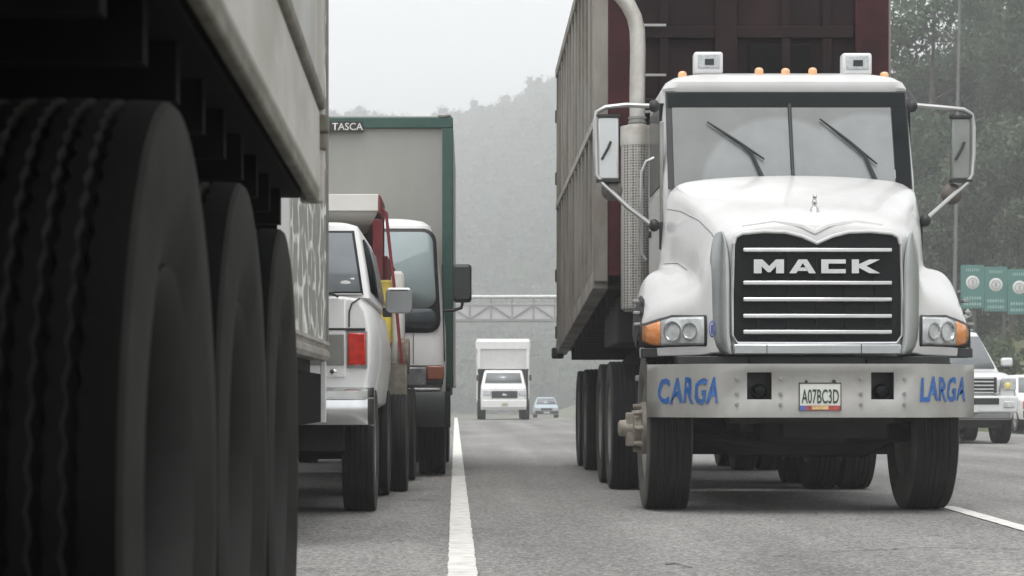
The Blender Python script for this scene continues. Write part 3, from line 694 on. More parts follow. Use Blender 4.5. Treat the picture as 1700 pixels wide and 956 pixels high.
for s in (-1, 1): MB().prism([(.4, 1.28), (LEN-.2, 1.16), (LEN-.2, 1.44), (.4, 1.84)], 'yz', s*.45-.06, s*.45+.06).build('frame_rail', chassis_m, dt)
for i in range(9):
    y = .6 + i*.9; z = zbot(y)
    MB().box(-hw+.13, hw-.13, y, y+.1, z-.2, z-.04).build('cross_member', chassis_m, dt)
for x in (-hw+.2, hw-.5): MB().box(x, x+.3, .3, 2.2, 1.35, 1.8).build('tool_box', chassis_m, dt, bevel=.02)
for y in (6.4, 8.0):
    MB().tube([(-1.0, y, .6), (1.0, y, .6)], .09, 10).build('axle', chassis_m, dt)
    for s in (-1, 1):
        wheel(dt, s*1.03+.06, y, .60, .27, s, -.09); wheel(dt, s*.73+.06, y, .60, .27, -s, -.09)
for s in (-1, 1): MB().box(s*hw-.10, s*hw+.05, LEN-.25, LEN, 1.36, 1.5).build('rear_bracket', chassis_m, dt, bevel=.02)

shaded_chassis = mat('shaded_underframe', (.006, .006, .006), .85, spec=.1, var=.4)  # chassis copy blackened in colour to stand for the shade under the trailer
# ------------------------------------------------------------------ near trailer at the left, right beside the lens
ANG = math.atan(69/3690)
ft = thing('semi_trailer', 'dark out-of-focus trailer with huge tyres filling the left foreground', 'trailer', (0, 0, 0), ANG)
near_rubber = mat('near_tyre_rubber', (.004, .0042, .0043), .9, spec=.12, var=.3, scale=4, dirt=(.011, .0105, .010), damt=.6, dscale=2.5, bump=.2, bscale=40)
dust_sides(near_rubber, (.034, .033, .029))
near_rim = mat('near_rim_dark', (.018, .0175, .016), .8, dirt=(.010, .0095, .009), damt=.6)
US = -.372                                # its side, measured across from the lens; u across, v along
cream_rail = mat('beige_side_rail', (.52, .50, .455), .5, var=.06, scale=2, dirt=(.34, .32, .27), damt=.6, dscale=2.5, stretch=(1, .5, 1), bump=.1, bscale=12)
olive = mat('olive_edge', (.17, .16, .12), .6, dirt=(.07, .065, .05), damt=.7, dscale=4)
V0, V1 = -7.0, 7.65
box('side_rail', cream_rail, ft, US-.06, US, V0, V1, 1.56, 1.835, bevel=.01)
box('lower_lip', olive, ft, US-.038, US-.004, V0, V1-.004, 1.515, 1.558, bevel=.008)
box('rub_rail', olive, ft, US-.05, US+.018, V0, V1+.01, 1.838, 1.885, bevel=.01)
pm = mat('trailer_panel', (.47, .46, .43), .45, var=.05, dirt=(.30, .29, .26), damt=.5, dscale=2)
for i in range(13):
    v = V0 + i*(V1-V0)/13
    box('side_panel', pm, ft, US-.06, US-.008, v+.006, v+(V1-V0)/13-.006, 1.888, 4.3, bevel=.006)
box('corner_post', cream_rail, ft, US-.07, US+.012, V1-.008, V1+.06, 1.52, 4.3, bevel=.01)
MB().box(US-.02, US+.030, V1-.03, V1+.05, 1.76, 1.82).box(US-.01, US+.022, V1-.02, V1+.05, 1.70, 1.76).build('door_hinge', olive, ft, bevel=.008)
box('floor', shaded_chassis, ft, -2.85, US-.064, V0, V1, 1.535, 1.62)
box('far_side', pm, ft, -2.9, -2.852, V0, V1, 1.5, 4.3)
box('rear_door', pm, ft, -2.85, US-.075, V1-.05, V1, 1.63, 4.3)
box('front_wall', pm, ft, -2.85, US-.065, V0, V0+.05, 1.63, 4.3)
box('roof', pm, ft, -2.9, US, V0, V1, 4.302, 4.36)
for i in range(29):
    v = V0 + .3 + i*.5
    box('cross_member', shaded_chassis, ft, -2.8, US-.115, v, v+.07, 1.42, 1.538, bevel=0)
for u in (-.98, -2.25): box('frame_rail', shaded_chassis, ft, u-.06, u+.06, V0+.2, V1-.1, 1.05, 1.418)
for v in (3.64, 4.98, 6.32):
    MB().tube([(-2.6, v, .665), (-.6, v, .665)], .08, 10).build('axle', shaded_chassis, ft)
    for u, sd in ((-.573, 1), (-.953, -1), (-2.28, 1), (-2.66, -1)):
        wheel(ft, u, v, .665, .345, sd, -.10, near_rubber, 5, True, rm=near_rim)
for u in (-.58, -2.65): box('hanger_plate', shaded_chassis, ft, u-.25, u+.07, V1-.16, V1-.12, 1.12, 1.53, bevel=.005)
box('mud_flap', black, ft, -1.15, -.50, V1-.25, V1-.235, .45, 1.3, bevel=0)  # flap added to keep leaking light out of the rear opening
box('rear_bumper', shaded_chassis, ft, -2.6, -.62, V1-.1, V1-.02, .6, .72)
box('chassis_box', shaded_chassis, ft, -2.1, -1.1, 7.0, 7.4, .9, 1.4)
box('rear_light_stop', shaded_chassis, ft, -2.2, -1.05, 7.42, 7.44, .5, 1.5)  # added plate, shuts out light leaking in under the rear end

# ------------------------------------------------------------------ weathered box truck just beyond it
BX, B0, B1 = -1.0, 12.4, 15.5
bt = thing('box_truck', 'weathered grey box body with white scrawls on its side, beyond the near trailer', 'truck', (BX-1.2, B0, 0))
def scrawl():
    m = bpy.data.materials.new('scrawled_panel'); m.use_nodes = True; n = m.node_tree; b = n.nodes['Principled BSDF']; L = n.links.new; N = n.nodes.new
    tc = N('ShaderNodeTexCoord')
    nz = N('ShaderNodeTexNoise'); nz.inputs['Scale'].default_value = 2.2; nz.inputs['Detail'].default_value = 3; L(tc.outputs['Object'], nz.inputs['Vector'])
    ad = N('ShaderNodeVectorMath'); ad.operation = 'MULTIPLY_ADD'; ad.inputs[1].default_value = (.2, .35, .2); L(nz.outputs['Color'], ad.inputs[0]); L(tc.outputs['Object'], ad.inputs[2])
    mp = N('ShaderNodeMapping'); mp.inputs['Scale'].default_value = (1, 2.6, 3.6); L(ad.outputs[0], mp.inputs[0])
    v = N('ShaderNodeTexVoronoi'); v.feature = 'DISTANCE_TO_EDGE'; v.inputs['Scale'].default_value = 1.0; v.inputs['Randomness'].default_value = .75; L(mp.outputs[0], v.inputs['Vector'])
    r = N('ShaderNodeMapRange'); r.inputs[1].default_value = .07; r.inputs[2].default_value = .13; r.inputs[3].default_value = 1; r.inputs[4].default_value = 0; L(v.outputs[0], r.inputs[0])
    n2 = N('ShaderNodeTexNoise'); n2.inputs['Scale'].default_value = 4; n2.inputs['Detail'].default_value = 6; L(tc.outputs['Object'], n2.inputs['Vector'])
    r2 = N('ShaderNodeMapRange'); r2.inputs[1].default_value = .40; r2.inputs[2].default_value = .56; L(n2.outputs[0], r2.inputs[0])
    mu = N('ShaderNodeMath'); mu.operation = 'MULTIPLY'; L(r.outputs[0], mu.inputs[0]); L(r2.outputs[0], mu.inputs[1])
    n3 = N('ShaderNodeTexNoise'); n3.inputs['Scale'].default_value = 9; n3.inputs['Detail'].default_value = 8; L(tc.outputs['Object'], n3.inputs['Vector'])
    c0 = N('ShaderNodeMix'); c0.data_type = 'RGBA'; c0.inputs['A'].default_value = (.20, .20, .18, 1); c0.inputs['B'].default_value = (.34, .335, .30, 1); L(n3.outputs[0], c0.inputs['Factor'])
    mx = N('ShaderNodeMix'); mx.data_type = 'RGBA'; mx.inputs['B'].default_value = (.78, .78, .74, 1); L(mu.outputs[0], mx.inputs['Factor']); L(c0.outputs['Result'], mx.inputs['A'])
    L(mx.outputs['Result'], b.inputs['Base Color']); b.inputs['Roughness'].default_value = .6
    return m
sc_m = scrawl(); wall_m = mat('pale_grey_wall', (.46, .46, .45), .55, var=.05, dirt=(.33, .32, .30), damt=.4)
BL = B1-B0
box('side_wall', sc_m, bt, 1.15, 1.2, .03, BL-.03, 1.24, 3.8)
box('rear_wall', wall_m, bt, -1.2, 1.198, -.02, .03, 1.14, 3.8)
box('front_wall', wall_m, bt, -1.2, 1.19, BL-.03, BL, 1.14, 3.8)
box('far_wall', wall_m, bt, -1.22, -1.18, .03, BL-.03, 1.14, 3.8)
box('roof', wall_m, bt, -1.22, 1.21, -.02, BL, 3.802, 3.86)
rail_m = mat('beige_sill_rail', (.36, .35, .31), .5, dirt=(.2, .18, .15), damt=.6)
MB().prism([(1.1, 1.11), (1.20, 1.11), (1.225, 1.135), (1.225, 1.17), (1.205, 1.185), (1.205, 1.205), (1.225, 1.215), (1.22, 1.238), (1.1, 1.238)], 'xz', -.03, BL+.005).build('sill_rail', rail_m, bt)
box('corner_post', mat('grey_corner_post', (.22, .22, .20), .5, dirt=(.12, .11, .1), damt=.5), bt, 1.17, 1.215, BL-.028, BL+.02, 1.24, 3.8)
box('stay', white_far, bt, 1.16, 1.20, BL-.05, BL-.01, .68, 1.108)
box('floor', chassis_m, bt, -1.15, 1.09, .05, BL-.05, 1.02, 1.135)
for x in (-.4, .4): box('frame_rail', chassis_m, bt, x-.05, x+.05, .05, BL+1.6, .82, 1.018)
box('dark_gap_block', mat('shaded_underframe', (.006,)*3), bt, .5, 1.165, .15, BL-.06, .685, 1.018)  # black block added to stand for the dark open gap under the body
box('rear_flap', black, bt, .3, 1.08, .25, .27, .3, 1.0, bevel=0)
for s in (-1, 1): wheel(bt, s*.9, .95, .56, .26, s, -.06); wheel(bt, s*.62, .95, .56, .26, -s, -.06)
MB().tube([(-1, .95, .56), (1, .95, .56)], .08).build('axle', chassis_m, bt)
# its own cab, hidden from here, so that it is a whole truck
cb = MB().loft([rrect(1.0, .62, .12, z, -.15, BL+.72+dy) for z, dy in ((.75, 0), (1.7, 0), (2.3, -.06), (2.36, -.08))]).build('cab', wall_m, bt)
wheel(bt, -1.0, BL+.9, .5, .24, -1, .03); wheel(bt, .45, BL+.9, .5, .24, 1, .03)

# ------------------------------------------------------------------ white sport utility seen from behind
SX, SD = -1.72, 15.95
su = thing('utility_vehicle', 'white two-box off-roader seen from behind with a red tail lamp and chrome bumper', 'suv', (SX, SD, 0))
def Ls(px, py, D): p = W(px, py, D); return (p.x-SX, p.y-SD, p.z)
def halfloft(st):
    rows = []
    for y, hp in st: rows.append([(-x, y, z) for x, z in hp[::-1] if x > 0] + [(x, y, z) for x, z in hp])
    return rows
st = []
for y, zt, wm in ((.0, 1.575, 1.0), (.08, 1.60, 1.03), (1.2, 1.61, 1.035), (3.0, 1.60, 1.035), (3.3, 1.56, 1.03), (4.3, 1.47, 1.0), (4.55, 1.40, .96)):
    st.append((y, [(0, zt), (wm-.20, zt), (wm-.09, zt-.015), (wm-.03, zt-.10), (wm, 1.30), (wm, 1.12), (wm-.02, .98), (wm-.04, .80), (wm-.14, .74), (0, .74)]))
MB().loft(halfloft(st)).build('body', bright_white, su, bevel=.015)
gh = []
for z, hx, y0, y1, r in ((1.57, 1.0, .04, 3.25, .05), (1.80, .965, .10, 3.02, .06), (2.05, .92, .185, 2.72, .07), (2.105, .90, .21, 2.65, .09), (2.135, .82, .30, 2.55, .12)):
    gh.append(rrect(hx, (y1-y0)/2, r, z, 0, (y0+y1)/2, 5))
MB().loft(gh).build('roof_and_pillars', bright_white, su)
rw = MB().add([(-.935, .02, 1.615), (.935, .02, 1.615), (.865, .155, 2.045), (-.865, .155, 2.045)], [(0,1,2,3)]).build('rear_window', mat('rear_glass', (.20, .225, .24), .08, var=.2, scale=1.5, coat=.8), su, solid=.012)
MB().add([(-.955, .032, 1.595), (.955, .032, 1.595), (.882, .165, 2.062), (-.882, .165, 2.062)], [(0,1,2,3)]).build('window_rubber', black, su, solid=.01)
q = Ls(573, 473, SD); MB().ball((q[0], .035, q[2]), .05, .004, .035, 8, 6).ball((q[0]+.05, .045, q[2]+.035), .028, .004, .02, 8, 6).box(q[0]-.08, q[0]+.12, .020, .026, q[2]-.068, q[2]-.058).build('window_sticker', white_far, rw)
for s in (-1, 1):
    MB().add([(s*1.0, .38, 1.63), (s*1.0, 2.9, 1.63), (s*.935, 2.6, 2.02), (s*.935, .45, 2.02)], [(0,1,2,3)]).build('side_window', dark_glass, su, solid=.012)
    tl = part('tail_lamp', su)
    xa = .70; box('lens', red_lens, tl, min(s*.845, s*.975), max(s*.845, s*.975), -.03, .06, 1.085, 1.318, bevel=.012)
    box('bezel', mat('lamp_trim_grey', (.30, .30, .29), .4, .4), tl, min(s*.838, s*.985), max(s*.838, s*.985), -.018, .06, 1.065, 1.335, bevel=.008)
tg = box('tailgate', bright_white, su, -.83, .83, -.02, .05, 1.0, 1.57, bevel=.012)
box('tailgate_panel', mat('grey_tail_panel', (.27, .275, .25), .4, .3, var=.15, dirt=(.15, .15, .13), damt=.4), tg, -.82, .82, -.034, -.0195, 1.085, 1.31, bevel=.01)
box('tailgate_gap', black, tg, -.97, .97, -.024, .01, 1.337, 1.352, bevel=0)
MB().ball((.745, -.025, 1.04), .03, .01, .02).build('badge', chrome, tg)
MB().tube([(.855, -.012, 1.36), (.855, -.012, 1.47), (.875, -.008, 1.53), (.93, .0, 1.565)], .006, 6).build('panel_gap', black, su)
MB().tube([(.66, -.02, 1.62), (.73, -.035, 1.60), (.78, -.03, 1.575)], .009, 6).build('rear_wiper', black, su)
bz = [(0.0, .93), (-.10, .925), (-.14, .90), (-.14, .855), (-.115, .845), (-.125, .83), (-.125, .72), (-.09, .66), (0.0, .65)]
b = MB().loft([[(x, y*k_+off, z) for y, z in bz] for x, k_, off in ((-1.01, .8, .12), (-.99, 1, .05), (-.9, 1, 0), (.9, 1, 0), (.99, 1, .05), (1.03, .8, .14))]); b.build('rear_bumper', chrome, su)
box('bumper_end', bright_white, su, .90, 1.0, .07, .5, .70, .99, bevel=.03)
for s in (-1, 1):
    for y in (.85, 3.6): wheel(su, s*.895, y, .46, .245, s, .0)
box('underbody', chassis_m, su, -.8, .8, .25, 4.3, .46, .745)
MB().tube([(-.9, .85, .46), (.9, .85, .46)], .07).ball((0, .85, .46), .18, .18, .16).build('rear_axle', chassis_m, su)
box('trailer_hitch', chassis_m, su, -.45, .45, -.02, .1, .54, .64)
xm0, ym, zm1 = Ls(640, 480, 18.35); xm1, _, zm0 = Ls(685, 520, 18.35)
mm_ = part('mirror', su)
b = MB(); rr = []
for y, k_ in ((ym-.02, .94), (ym, 1), (ym+.07, .98), (ym+.12, .75)):
    rr.append([((xm0+xm1)/2 + (x-0)*k_, y, (zm0+zm1)/2 + z*k_) for x, z, _ in rrect((xm1-xm0)/2, (zm1-zm0)/2, .04, 0)])
b.loft(rr).build('mirror_housing', mat('mirror_grey', (.22, .23, .23), .4, var=.08), mm_)
b = MB().box(xm0+.015, xm1-.02, ym-.02, ym+.08, zm1-.028, zm1+.012); b.build('mirror_cap', bright_white, mm_, bevel=.014)
MB().box(1.0, xm0+.05, ym+.0, ym+.06, zm0-.03, zm0+.05).build('mirror_arm', black, mm_, bevel=.01)

# ------------------------------------------------------------------ small red tipper between them
TX, TD = -1.77, 20.0
rt = thing('tipper_truck', 'small tipper with cream cab shield and red bed frame, behind the white off-roader', 'truck', (TX, TD, 0))
def Lt(px, py, D): p = W(px, py, D); return (p.x-TX, p.y-TD, p.z)
cream = mat('cream_paint', (.60, .59, .55), .5, var=.05, dirt=(.40, .38, .33), damt=.4)
red_p = mat('red_bed_paint', (.17, .014, .018), .45, var=.2, dirt=(.12, .03, .03), damt=.5)
xr, _, zt1 = Lt(628, 322, 20.0); _, _, zt0 = Lt(628, 350, 20.0)
box('cab_shield', cream, rt, -xr, xr, .0, .06, zt0, zt1, bevel=.006)
box('shield_lip', red_p, rt, xr+.002, xr+.02, .0, 1.0, zt0-.02, zt1-.01, bevel=.003)
MB().add([(-xr, .04, zt0), (xr-.01, .04, zt0), (xr-.15, .95, zt0-.12), (-xr, .95, zt0-.12)], [(0,1,2,3)]).build('shield_underside', cream, rt, solid=.03)
box('bed_headboard', MATS['dark_maroon_paint'], rt, -xr, xr+.015, .98, 1.06, 1.15, zt0+.1, bevel=.008)
xp = Lt(626, 400, 20.5)[0]
box('bed_post', red_p, rt, xp-.045, xp+.05, .55, .66, 1.2, zt0-.03, bevel=.006)
for s in (-1, 1): box('bed_side', red_p, rt, min(s*.94, s*.99), max(s*.94, s*.99), 1.062, 4.4, 1.15, 2.2)
box('bed_floor', chassis_m, rt, -.93, .93, 1.07, 4.4, 1.06, 1.15)
MB().loft([rrect(hx, hy, .12, z, -.12, .25) for z, hx, hy in ((.75, .72, .68), (1.55, .72, .68), (2.25, .66, .55), (2.38, .58, .48))]).build('cab', mat('dark_cab', (.035, .037, .04), .3, var=.2), rt)
D = 20.1
MB().tube([Lt(629, 352, D), Lt(634, 347, D), Lt(641, 353, D), Lt(648, 420, D), Lt(655, 480, D), Lt(667, 604, D)], .015, 8).build('hand_rail', red_p, rt)
(xa, _, za), (xb_, _, zb_) = Lt(628, 465, 20.3), Lt(650, 572, 20.3)
ycan = mat('yellow_paint', (.55, .42, .05), .5, var=.25, dirt=(.2, .15, .05), damt=.6, dscale=7)
box('yellow_locker', ycan, rt, xa, xb_, .25, .5, zb_, za, bevel=.02)
(xa, _, za), (xb_, _, zb_) = Lt(648, 450, 20.4), Lt(672, 600, 20.4)
MB().loft([rrect((xb_-xa)/2*k_, .10*k_, .05*k_, z, (xa+xb_)/2, .42) for z, k_ in ((zb_, .9), (zb_+.05, 1), (za-.12, 1), (za-.03, .85), (za, .5))]).build('hydraulic_tank', cream, rt)
coil = mat('rope_brown', (.16, .13, .10), .9, var=.4, scale=20, bump=.6, bscale=50)
for k in range(4):
    cx, cy, cz = Lt(676, 592, 20.35)
    MB().lathe([(.15+.02*math.cos(a), .035+.02*math.sin(a)) for a in [2*math.pi*j/8 for j in range(8)]], (cx-.1+.045*k*.5, cy, cz), 'x', 22, closed=True).build('rope_coil', coil, rt)
(xa, _, za), (xb_, _, zb_) = Lt(641, 600, 20.25), Lt(676, 702, 20.25)
box('splash_guard', mat('muddy_guard', (.20, .185, .15), .8, var=.2, dirt=(.09, .08, .065), damt=.8, dscale=5), rt, xa-.1, xb_, .2, .26, zb_, za, bevel=.015)
for s in (-1, 1):
    for y in (.45, 3.2): wheel(rt, s*1.08, y, .48, .245, s, .0)
for x in (-.4, .4): box('frame_rail', chassis_m, rt, x-.05, x+.05, .1, 4.3, .62, 1.05)
MB().tube([(-1.05, .45, .48), (1.05, .45, .48)], .06).build('front_axle', chassis_m, rt); MB().tube([(-1.05, 3.2, .48), (1.05, 3.2, .48)], .08).build('rear_axle', chassis_m, rt)
box('engine_block', chassis_m, rt, -.6, .6, .0, 1.0, .45, .95)

# ------------------------------------------------------------------ forward-control truck with green framed box
CX, CD = -1.45, 24.0
ct = thing('cargo_truck', 'white flat-fronted truck with tall grey cargo box framed in dark green', 'truck', (CX, CD, 0))
def Lc(px, py, D): p = W(px, py, D); return (p.x-CX, p.y-CD, p.z)
green = mat('dark_green_frame', (.022, .075, .058), .5, var=.15, dirt=(.06, .08, .07), damt=.3)
panel = mat('grey_box_panel', (.29, .29, .268), .6, var=.06, scale=1.2, dirt=(.21, .205, .185), damt=.5, dscale=.9, stretch=(1, 1, .4))
yb0 = 2.0
xR = Lc(752, 195, CD+yb0)[0]; zT = Lc(752, 195, CD+yb0)[2]
box('box_front', panel, ct, -xR+.05, xR-.05, yb0+.03, yb0+.08, .98, zT-.05)
box('box_frame', green, ct, -xR, xR, yb0-.02, yb0+.1, zT-.125, zT, bevel=.01)
for s in (-1, 1):
    box('box_frame', green, ct, min(s*xR, s*(xR-.125)), max(s*xR, s*(xR-.125)), yb0-.018, yb0+.1, .98, zT-.127, bevel=.01)
    box('box_side', panel, ct, min(s*xR, s*(xR-.04))-.004*s, max(s*xR, s*(xR-.04))-.004*s, yb0+.102, 8.0, 1.0, zT-.01)
    box('rear_skirt', black, ct, min(s*(xR-.25), s*(xR-.03)), max(s*(xR-.25), s*(xR-.03)), yb0+.05, yb0+.2, .70, .978)
box('box_roof', panel, ct, -xR+.01, xR-.01, yb0+.11, 8.0, zT-.008, zT+.03)
box('box_rear', panel, ct, -xR+.05, xR-.05, 7.92, 8.0, 1.0, zT-.01)
box('box_floor', chassis_m, ct, -xR+.05, xR-.05, yb0+.09, 7.9, .9, .995)
MB().ball((xR-.1, yb0, zT+.02), .08, .04, .03).build('clearance_lamp', steel, ct)
sg0, sg1 = Lc(543, 202, CD+yb0), Lc(603, 219, CD+yb0)
sp = box('name_strip', black, ct, sg0[0]-.9, sg1[0], yb0-.034, yb0-.021, sg1[2], sg0[2], bevel=.002)
text('lettering', 'TASCA', mat('cream_letters', (.62, .61, .56), .5), sp, ((sg0[0]+sg1[0])/2+.03, yb0-.036, (sg0[2]+sg1[2])/2), .085, .36, bold=.01)
rr = []
for z, hx, y0, r in ((.92, 1.17, .06, .10), (1.25, 1.18, .03, .12), (1.60, 1.175, .03, .14), (2.20, 1.12, .13, .16), (2.62, 1.055, .25, .18), (2.74, 1.02, .28, .2), (2.80, .94, .36, .22), (2.83, .80, .5, .22)):
    rr.append(rrect(hx, (1.75-y0)/2, r, z, 0, (y0+1.75)/2, 5))
MB().loft(rr).build('cab', bright_white, ct)
def yc(z): return .03 + max(0, z-1.6)*.178
def wpane(name, m, x, z0, z1, off, rx=.10):
    pts = []
    for sx, sz, a0 in ((1,1,0), (-1,1,90), (-1,-1,180), (1,-1,270)):
        for i in range(5):
            a = R(a0+22.5*i); px_ = sx*(x-rx)+rx*math.cos(a); pz = (z1 if sz > 0 else z0)-sz*rx+rx*math.sin(a)
            px_ *= 1 - max(0, pz-1.6)*.05
            pts.append((px_, yc(pz)-off, pz))
    b = MB().add(pts, [tuple(range(len(pts)))]); return b.build(name, m, ct, solid=.012)
wpane('windscreen_rubber', black, 1.14, 1.56, 2.70, .012, .14)
wpane('windscreen', mat('blue_grey_glass', (.27, .325, .33), .08, var=.12, scale=1.5, coat=.9), 1.10, 1.83, 2.66, .03, .12)
wpane('lower_screen', mat('deep_glass', (.045, .055, .06), .12, var=.2, coat=.6), 1.09, 1.60, 1.82, .03, .08)
MB().tube([(.2, -.03, 1.68), (.5, -.04, 1.78), (.72, -.03, 1.72)], .012, 6).build('wiper', black, ct)
MB().box(.90, 1.16, -.03, .04, 1.0, 1.19).box(-1.16, -.90, -.03, .04, 1.0, 1.19).build('lamp_bezel', black, ct, bevel=.01)
for s in (-1, 1):
    box('headlight', mat('dull_lens', (.16, .165, .165), .15, var=.4, scale=12, coat=.5), ct, min(s*.62, s*.98), max(s*.62, s*.98), -.045, .03, .985, 1.185, bevel=.015)
    box('turn_lamp', mat('dull_amber', (.26, .085, .045), .3, var=.2), ct, min(s*.985, s*1.17), max(s*.985, s*1.17), -.04, .10, 1.05, 1.20, bevel=.015)
box('lamp_panel', mat('lamp_panel_dark', (.08, .08, .08), .4, var=.3), ct, -1.15, 1.15, -.02, .05, .965, 1.21, bevel=.01)
box('chrome_strip', chrome, ct, -1.13, 1.13, -.04, .04, .935, .962, bevel=.006)
MB().loft([[(x, y+o_, z) for y, z in ((-.10, .92), (-.13, .86), (-.13, .62), (-.08, .54), (.1, .54), (.1, .92))] for x, o_ in ((-1.23, .12), (-1.18, .02), (-1.0, 0), (1.0, 0), (1.18, .02), (1.24, .12))]).build('bumper', mat('charcoal_bumper', (.03, .032, .034), .5, var=.15), ct)
MB().tube([(1.175, .1, 1.25), (1.15, .14, 2.3)], .008, 6).build('door_gap', black, ct)
MB().tube([(.84, .008, 1.22), (.84, .014, 1.55)], .004, 5).build('panel_gap', black, ct)
mr = part('mirror', ct)
xa, ya, za = Lc(752, 438, 24.3); xb_, _, zb_ = Lc(783, 502, 24.3)
rr = [[((xa+xb_)/2+x*k_, y, (za+zb_)/2+z*k_) for x, z, _ in rrect((xb_-xa)/2, (za-zb_)/2, .04, 0)] for y, k_ in ((ya-.06, .82), (ya-.02, .98), (ya+.06, 1), (ya+.07, .95))]
MB().loft(rr).build('mirror_housing', mat('mirror_black', (.028, .031, .032), .45, var=.15), mr)
MB().tube([Lc(733, 516, 24.25), Lc(752, 515, 24.27), Lc(766, 511, 24.3), Lc(768, 502, 24.3)], .018, 8).build('mirror_arm', black, mr)
for s in (-1, 1):
    for y in (.95, 5.6): wheel(ct, s*1.03, y, .47, .30, s, .0)
    wheel(ct, s*.70, 5.6, .47, .26, -s, .0)
for x in (-.4, .4): box('frame_rail', chassis_m, ct, x-.05, x+.05, .2, 7.8, .60, .88)
box('engine_block', chassis_m, ct, -.7, .7, .1, 1.6, .36, .9)
for y in (.95, 5.6): MB().tube([(-1.0, y, .47), (1.0, y, .47)], .07).build('axle', chassis_m, ct)

# ------------------------------------------------------------------ far white box truck and pale car
D = 91.0; FX = (836-PX0)/FPX*D; FZ = road_z(D)
fb = thing('delivery_truck', 'distant white box truck coming head-on down the middle lane', 'truck', (FX, D, FZ))
k = D/FPX
U = lambda px: (px-836)*k; Z = lambda py: CAMH-(py-PY0)*k - FZ
w1 = mat('far_white', (.66, .66, .64), .45, var=.04)
rr = [rrect((U(882)-U(836)), 2.2, .12, z, 0, 3.4) for z in (Z(578), Z(566))] + [rrect((U(882)-U(836))*.96, 2.1, .12, Z(561), 0, 3.4)]
MB().loft(rr).build('box_roof', w1, fb)
box('box_front', mat('far_panel', (.50, .50, .49), .6, var=.05), fb, U(797), U(876), 1.25, 1.35, Z(612), Z(577.5))
for px in (793, 875): box('box_post', w1, fb, U(px), U(px+5), 1.2, 1.35, Z(612), Z(577.5), bevel=.02)
for s in (-1, 1): box('box_side', w1, fb, min(s*1.04, s*1.1), max(s*1.04, s*1.1), 1.36, 5.6, Z(668), Z(577.5), bevel=.02)
box('box_back', w1, fb, -1.03, 1.03, 5.5, 5.6, Z(668), Z(577.5)); box('box_floor', chassis_m, fb, -1.03, 1.03, 1.3, 5.5, .8, .95)
rr = []
for py, hx, y0, r in ((680, .93, .0, .12), (662, .94, -.05, .15), (645, .93, .0, .15), (641, .92, .15, .15)): rr.append(rrect(hx, (1.3-y0)/2, r, Z(py), 0, (1.3+y0)/2))
rr += [rrect(hx, (1.3-y0)/2, .1, Z(py), 0, (1.3+y0)/2) for py, hx, y0 in ((637, .9, .45), (618, .80, .72), (614, .74, .85))]
MB().loft(rr).build('cab', w1, fb)
MB().add([(-.76, .46, Z(635.5)), (.76, .46, Z(635.5)), (.69, .66, Z(619)), (-.69, .66, Z(619))], [(0,1,2,3)]).build('windscreen', grey_glass, fb, solid=.04)
box('grille', black, fb, U(816), U(859), -.07, .02, Z(661), Z(649), bevel=.01)
box('badge', chrome, fb, U(834), U(841), -.085, -.071, Z(657), Z(654), bevel=.005)
for px in (802, 861): box('headlight', clear_lens, fb, U(px), U(px+13), -.06, .02, Z(657), Z(648), bevel=.02)
box('number_plate', mat('far_plate', (.35, .35, .25), .5), fb, U(833), U(843), -.09, -.05, Z(674), Z(669), bevel=0)
box('bumper', w1, fb, U(800), U(874), -.08, .1, Z(677), Z(664), bevel=.03)
for px in (791, 879): box('mirror', black, fb, U(px), U(px+4), .5, .56, Z(632), Z(622), bevel=.02)
for s in (-1, 1):
    for y in (.6, 4.4): wheel(fb, s*.90, y, .42, .34, s, 0)
box('chassis_beam', chassis_m, fb, -.55, .55, .1, 5, .42, .82)

def small_car(name, label, X, D, hw, glass, paint, rear=False):
    c = thing(name, label, 'car', (X, D, road_z(D)))
    st = []
    for y, zt, wm in ((0, .78, hw*.92), (.12, .90, hw*.98), (1.1, .98, hw), (3.2, .98, hw), (4.0, .95, hw*.97), (4.15, .8, hw*.92)):
        st.append((y, [(0, zt), (wm-.12, zt), (wm-.02, zt-.1), (wm, .6), (wm-.03, .32), (0, .32)]))
    MB().loft(halfloft(st)).build('body', paint, c, bevel=.02)
    MB().loft([rrect(h_, (y1-y0)/2, .1, z, 0, (y0+y1)/2) for z, h_, y0, y1 in ((.97, hw*.90, .95, 3.5), (1.40, hw*.72, 1.55, 3.0), (1.47, hw*.62, 1.75, 2.8))]).build('cabin', paint, c)
    MB().add([(-hw*.8, .99, 1.02), (hw*.8, .99, 1.02), (hw*.66, 1.5, 1.39), (-hw*.66, 1.5, 1.39)], [(0,1,2,3)]).build('windscreen', glass, c, solid=.03)
    box('bumper', black, c, -hw*.94, hw*.94, -.08, .08, .36, .56, bevel=.03)
    box('grille', black, c, -hw*.45, hw*.45, -.03, .05, .6, .74, bevel=.01)
    for s in (-1, 1):
        box('tail_lamp' if rear else 'headlight', red_lens if rear else clear_lens, c, min(s*hw*.5, s*hw*.95), max(s*hw*.5, s*hw*.95), -.04, .05, .58, .80, bevel=.02)
        for y in (.75, 3.3): wheel(c, s*(hw-.11), y, .31, .2, s, 0)
    box('number_plate', mat('far_plate_white', (.6, .6, .58), .5), c, -.2, .2, -.1, -.081, .4, .5, bevel=0)
    return c
small_car('saloon_car', 'tiny pale blue car in the haze beside the distant box truck', (907.5-PX0)/FPX*148, 148, .82, grey_glass, mat('pale_blue_paint', (.40, .47, .52), .4, var=.04))

